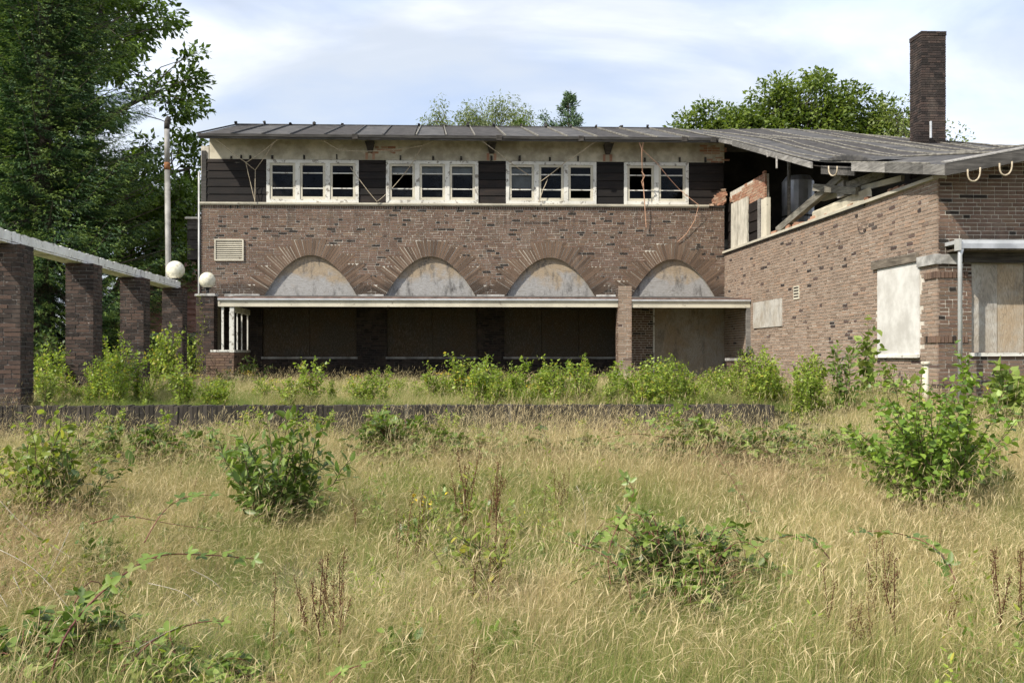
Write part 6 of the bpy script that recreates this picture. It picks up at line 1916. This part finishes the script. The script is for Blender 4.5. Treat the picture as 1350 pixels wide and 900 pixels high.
def grass_patch(name, seed, nb, side, hm, lean, w, m, seedheads=0.1, curl=0.5, tone=(0.0, 0.8), segs=4, hvar=0.5):
    """a square tuft of meadow: blades and seed stalks leaning with the wind"""
    r_ = np.random.default_rng(seed)
    V, F, T = [], [], []
    ox, oy = r_.random(2) * 40
    for b in range(nb):
        base = (r_.random(2) - 0.5) * side
        if r_.random() < 0.6:       # gather in tussocks
            tus = np.round(base / 0.09) * 0.09 + np.random.default_rng(int(abs(np.round(base[0] / 0.09) * 31 + np.round(base[1] / 0.09) * 57 + seed))).normal(size=2) * 0.03
            base = tus + r_.normal(size=2) * 0.022
        h = hm * r_.uniform(1 - hvar, 1 + hvar * 0.5)
        az = r_.normal(0.0, 1.1) if r_.random() < 0.55 else r_.random() * 6.28
        ln = lean * r_.uniform(0.1, 1.7)
        d = np.array([math.cos(az), math.sin(az)]) * ln
        fa = r_.random() * 6.28
        sv = np.array([math.cos(fa), math.sin(fa), 0])
        tn = r_.uniform(*tone)
        head = r_.random() < seedheads
        if head: tn = 0.70 + 0.1 * r_.random(); h *= 1.35
        n0 = len(V)
        for k in range(segs + 1):
            t = k / segs
            z = h * (t - curl * 0.4 * ln * t ** 2.4)
            q = np.array([base[0] + d[0] * h * t ** 1.8, base[1] + d[1] * h * t ** 1.8, z])
            ww = w * (1 - 0.8 * t) * (0.5 if head else 1)
            V.append(q - sv * ww); V.append(q + sv * ww)
        for k in range(segs):
            a = n0 + 2 * k
            F.append((a, a + 1, a + 3, a + 2)); T.append(tn)
        if head:
            q0 = (np.array(V[-1]) + np.array(V[-2])) / 2
            pv = (np.array(V[-3]) + np.array(V[-4])) / 2
            dr = unit(q0 - pv)
            hl = r_.uniform(0.045, 0.09)
            for q_ in range(2):
                fa = r_.random() * 6.28
                s2 = np.array([math.cos(fa), math.sin(fa), 0]) * w * 1.6
                n0 = len(V)
                bend = np.array([d[0], d[1], -0.3]) * hl * 0.35
                V += [q0 - dr * 0.02, q0 + dr * hl * 0.4 + s2, q0 + dr * hl + bend, q0 + dr * hl * 0.4 - s2]
                F.append((n0, n0 + 1, n0 + 2, n0 + 3)); T.append(0.86 + 0.12 * r_.random())
    me = bpy.data.meshes.new(name)
    me.from_pydata([tuple(v) for v in V], [], F)
    at_ = me.attributes.new('tone', 'FLOAT', 'FACE')
    at_.data.foreach_set('value', np.array(T, np.float32))
    me.materials.append(m)
    return bpy.data.objects.new(name, me)
gcol = bpy.data.collections.new('grass_sources')
PS = 0.52
for k in range(8): gcol.objects.link(grass_patch('grass_a%d' % k, 900 + k, 900, PS, 0.24, 0.5, 0.0014, MG, 0.07, tone=(0.0, 0.8)))
for k in range(5): gcol.objects.link(grass_patch('grass_b%d' % k, 920 + k, 230, PS, 0.36, 0.75, 0.0012, MG, 0.45, 0.9, (0.4, 0.8), 5))
for k in range(3): gcol.objects.link(grass_patch('grass_c%d' % k, 940 + k, 650, PS, 0.17, 0.8, 0.0018, MG, 0.02, 0.6, (0.0, 0.5)))
for k in range(3): gcol.objects.link(grass_patch('grass_d%d' % k, 960 + k, 520, PS, 0.26, 1.5, 0.0015, MG, 0.1, 0.62, (0.55, 0.85)))
def scatter(name, label, pts, rot, scl, idx, coll):
    me = bpy.data.meshes.new(name)
    me.vertices.add(len(pts)); me.vertices.foreach_set('co', np.asarray(pts, np.float32).ravel())
    for nm, ty, dat in (('rot', 'FLOAT_VECTOR', rot), ('scl', 'FLOAT_VECTOR', scl)):
        at_ = me.attributes.new(nm, ty, 'POINT'); at_.data.foreach_set('vector', np.asarray(dat, np.float32).ravel())
    at_ = me.attributes.new('idx', 'INT', 'POINT'); at_.data.foreach_set('value', np.asarray(idx, np.int32))
    o = link(name, me)
    tag(o, label, 'grass', kind='stuff')
    ng = bpy.data.node_groups.new(name, 'GeometryNodeTree')
    ng.interface.new_socket('Geometry', in_out='INPUT', socket_type='NodeSocketGeometry')
    ng.interface.new_socket('Geometry', in_out='OUTPUT', socket_type='NodeSocketGeometry')
    gi = ng.nodes.new('NodeGroupInput'); go = ng.nodes.new('NodeGroupOutput')
    ip = ng.nodes.new('GeometryNodeInstanceOnPoints'); ci = ng.nodes.new('GeometryNodeCollectionInfo')
    ci.inputs['Collection'].default_value = coll
    ci.inputs['Separate Children'].default_value = True
    ci.inputs['Reset Children'].default_value = True
    def na(nm, ty):
        n = ng.nodes.new('GeometryNodeInputNamedAttribute'); n.data_type = ty; n.inputs['Name'].default_value = nm
        return n.outputs['Attribute']
    e2r = ng.nodes.new('FunctionNodeEulerToRotation')
    L_ = ng.links.new
    L_(na('rot', 'FLOAT_VECTOR'), e2r.inputs[0])
    L_(gi.outputs[0], ip.inputs['Points']); L_(ci.outputs[0], ip.inputs['Instance'])
    ip.inputs['Pick Instance'].default_value = True
    L_(na('idx', 'INT'), ip.inputs['Instance Index'])
    L_(e2r.outputs[0], ip.inputs['Rotation']); L_(na('scl', 'FLOAT_VECTOR'), ip.inputs['Scale'])
    L_(ip.outputs[0], go.inputs[0])
    o.modifiers.new('scatter', 'NODES').node_group = ng
    return o
def vnoise(x, y, s, seed):
    g = np.random.default_rng(seed).random((64, 64))
    x, y = x * s + 100, y * s + 100
    xi, yi = np.floor(x).astype(int), np.floor(y).astype(int)
    u, v = x - xi, y - yi
    u, v = u * u * (3 - 2 * u), v * v * (3 - 2 * v)
    G = lambda a, b: g[a % 64, b % 64]
    return (G(xi, yi) * (1 - u) + G(xi + 1, yi) * u) * (1 - v) + (G(xi, yi + 1) * (1 - u) + G(xi + 1, yi + 1) * u) * v
gh = np.vectorize(ground_h)
# lawn: patches on a jittered grid, taller seed grass over some of them
def patch_grid(x0, x1, y0, y1, step, jit, seed):
    r_ = np.random.default_rng(seed)
    gx, gy = np.meshgrid(np.arange(x0, x1, step), np.arange(y0, y1, step))
    X, Y = gx.ravel(), gy.ravel()
    return X + r_.uniform(-jit, jit, X.size), Y + r_.uniform(-jit, jit, X.size)
def lay_grass(name, label, sets):
    P_, R_, S_, I_ = [], [], [], []
    for X, Y, idx, s in sets:
        n = len(X)
        P_.append(np.stack([X, Y, gh(X, Y) - 0.012], 1))
        R_.append(np.stack([rng.normal(0, 0.05, n), rng.normal(0.04, 0.06, n), rng.normal(0, 0.5, n)], 1))
        k = rng.uniform(0.95, 1.15, n)
        S_.append(np.stack([k, k, s], 1)); I_.append(idx)
    scatter(name, label, *[np.concatenate(q) for q in (P_, R_, S_, I_)], gcol)
def in_view(X, Y, m=1.0): return (np.abs(X - 0.085 * Y) < 0.56 * Y + m) & (Y > 2.4)
def bare(X, Y): return (X > 6.9) & (Y > 9.8) & (Y < 13.6)
X, Y = patch_grid(-9, 10, 2.4, WALL_Y - 0.2, 0.44, 0.1, 1)
k = in_view(X, Y) & ~(bare(X, Y) & (rng.random(len(X)) < 0.8)); X, Y = X[k], Y[k]
hn = vnoise(X, Y, 0.5, 5) * 0.6 + vnoise(X, Y, 1.3, 6) * 0.4
gn = vnoise(X, Y, 0.6, 8)
idx = np.where((gn < 0.30) & (rng.random(len(X)) < 0.7), 13 + rng.integers(0, 3, len(X)), rng.integers(0, 8, len(X)))
fl = vnoise(X, Y, 0.9, 77)
idx = np.where((fl > 0.68) & (rng.random(len(X)) < 0.8), 16 + rng.integers(0, 3, len(X)), idx)
A = (X, Y, idx, (0.38 + 1.15 * hn) * rng.uniform(0.8, 1.25, len(X)))
X, Y = patch_grid(-9, 10, 2.4, WALL_Y - 0.15, 0.44, 0.14, 2)
tall = vnoise(X, Y, 0.55, 31) * 0.7 + vnoise(X, Y, 1.6, 32) * 0.3 + np.where((X > 0.5) & (Y > 8.5), 0.22, 0) + np.where((X > 3) & (Y > 4), 0.1, 0)
k = in_view(X, Y) & (tall > 0.47) & ~bare(X, Y); X, Y, tall = X[k], Y[k], tall[k]
Bs = (X, Y, 8 + rng.integers(0, 5, len(X)), (0.72 + 0.9 * (tall - 0.4)) * rng.uniform(0.8, 1.35, len(X)))
lay_grass('lawn_grass', 'tall dry meadow grass covering the neglected lawn', [A, Bs])
# terrace
X, Y = patch_grid(-9.5, WEST_X - 0.3, WALL_Y + 0.55, 25.6, 0.46, 0.12, 3)
k = ~((Y > 23.4) & (X > -5.0)); X, Y = X[k], Y[k]
A = (X, Y, np.where(rng.random(len(X)) < 0.4, rng.integers(0, 8, len(X)), 13 + rng.integers(0, 3, len(X))), rng.uniform(0.55, 1.05, len(X)))
X, Y = patch_grid(-9.5, WEST_X - 0.3, WALL_Y + 0.55, 23.2, 0.6, 0.2, 4)
k = rng.random(len(X)) < 0.3; X, Y = X[k], Y[k]
Bs = (X, Y, 8 + rng.integers(0, 5, len(X)), rng.uniform(0.6, 1.0, len(X)))
X, Y = patch_grid(WEST_X - 0.3, WEST_X + 4, 11.5, CORN_Y - 0.35, 0.46, 0.12, 6)
k = ~(bare(X, Y) & (rng.random(len(X)) < 0.7)); X, Y = X[k], Y[k]
Cs = (X, Y, rng.integers(0, 8, len(X)), rng.uniform(0.5, 0.9, len(X)))
lay_grass('terrace_grass', 'short yellow-green grass on the terrace above the retaining wall', [A, Bs, Cs])

# low broad-leaved weeds threaded through the lawn
wcol = bpy.data.collections.new('weed_sources')
for k in range(6):
    a = shrub_parts([0.12, 0.2, 0.28, 0.16, 0.24, 0.32][k], [0.10, 0.12, 0.10, 0.16, 0.14, 0.08][k], [6, 5, 4, 8, 6, 4][k], 0.026, [0.045, 0.035, 0.03, 0.05, 0.03, 0.035][k], [0.5, 0.35, 0.3, 0.6, 0.45, 0.3][k], 'oval', 0.3, 0.8, 1200 + k, 0.05, 0.2, 3)
    me = leaf_mesh('weed_%d' % k, a[1], a[2], a[3], a[4], a[5], LV[['bramble', 'yellow', 'sapling', 'bramble', 'bramble_pale', 'yellow'][k]], 'oval', rng.random(len(a[1])) * 0.8)
    wcol.objects.link(bpy.data.objects.new('weed_%d' % k, me))
X, Y = patch_grid(-9, 10, 2.6, WALL_Y - 0.2, 0.2, 0.1, 41)
wn_ = vnoise(X, Y, 0.75, 42) * 0.65 + vnoise(X, Y, 2.2, 43) * 0.35 + np.where(Y > WALL_Y - 1.4, 0.2, 0)
k = in_view(X, Y) & (wn_ > 0.545) & (rng.random(len(X)) < 0.75); X, Y = X[k], Y[k]
n = len(X)
sc_ = rng.uniform(0.7, 1.5, n)
scatter('lawn_weeds', 'low green broad-leaved weeds threaded through the dry lawn', np.stack([X, Y, gh(X, Y)], 1), np.stack([rng.normal(0, 0.1, n), rng.normal(0, 0.1, n), rng.random(n) * 6.28], 1), np.stack([sc_] * 3, 1), rng.integers(0, 6, n), wcol)
bpy.data.objects['lawn_weeds']['category'] = 'weeds'
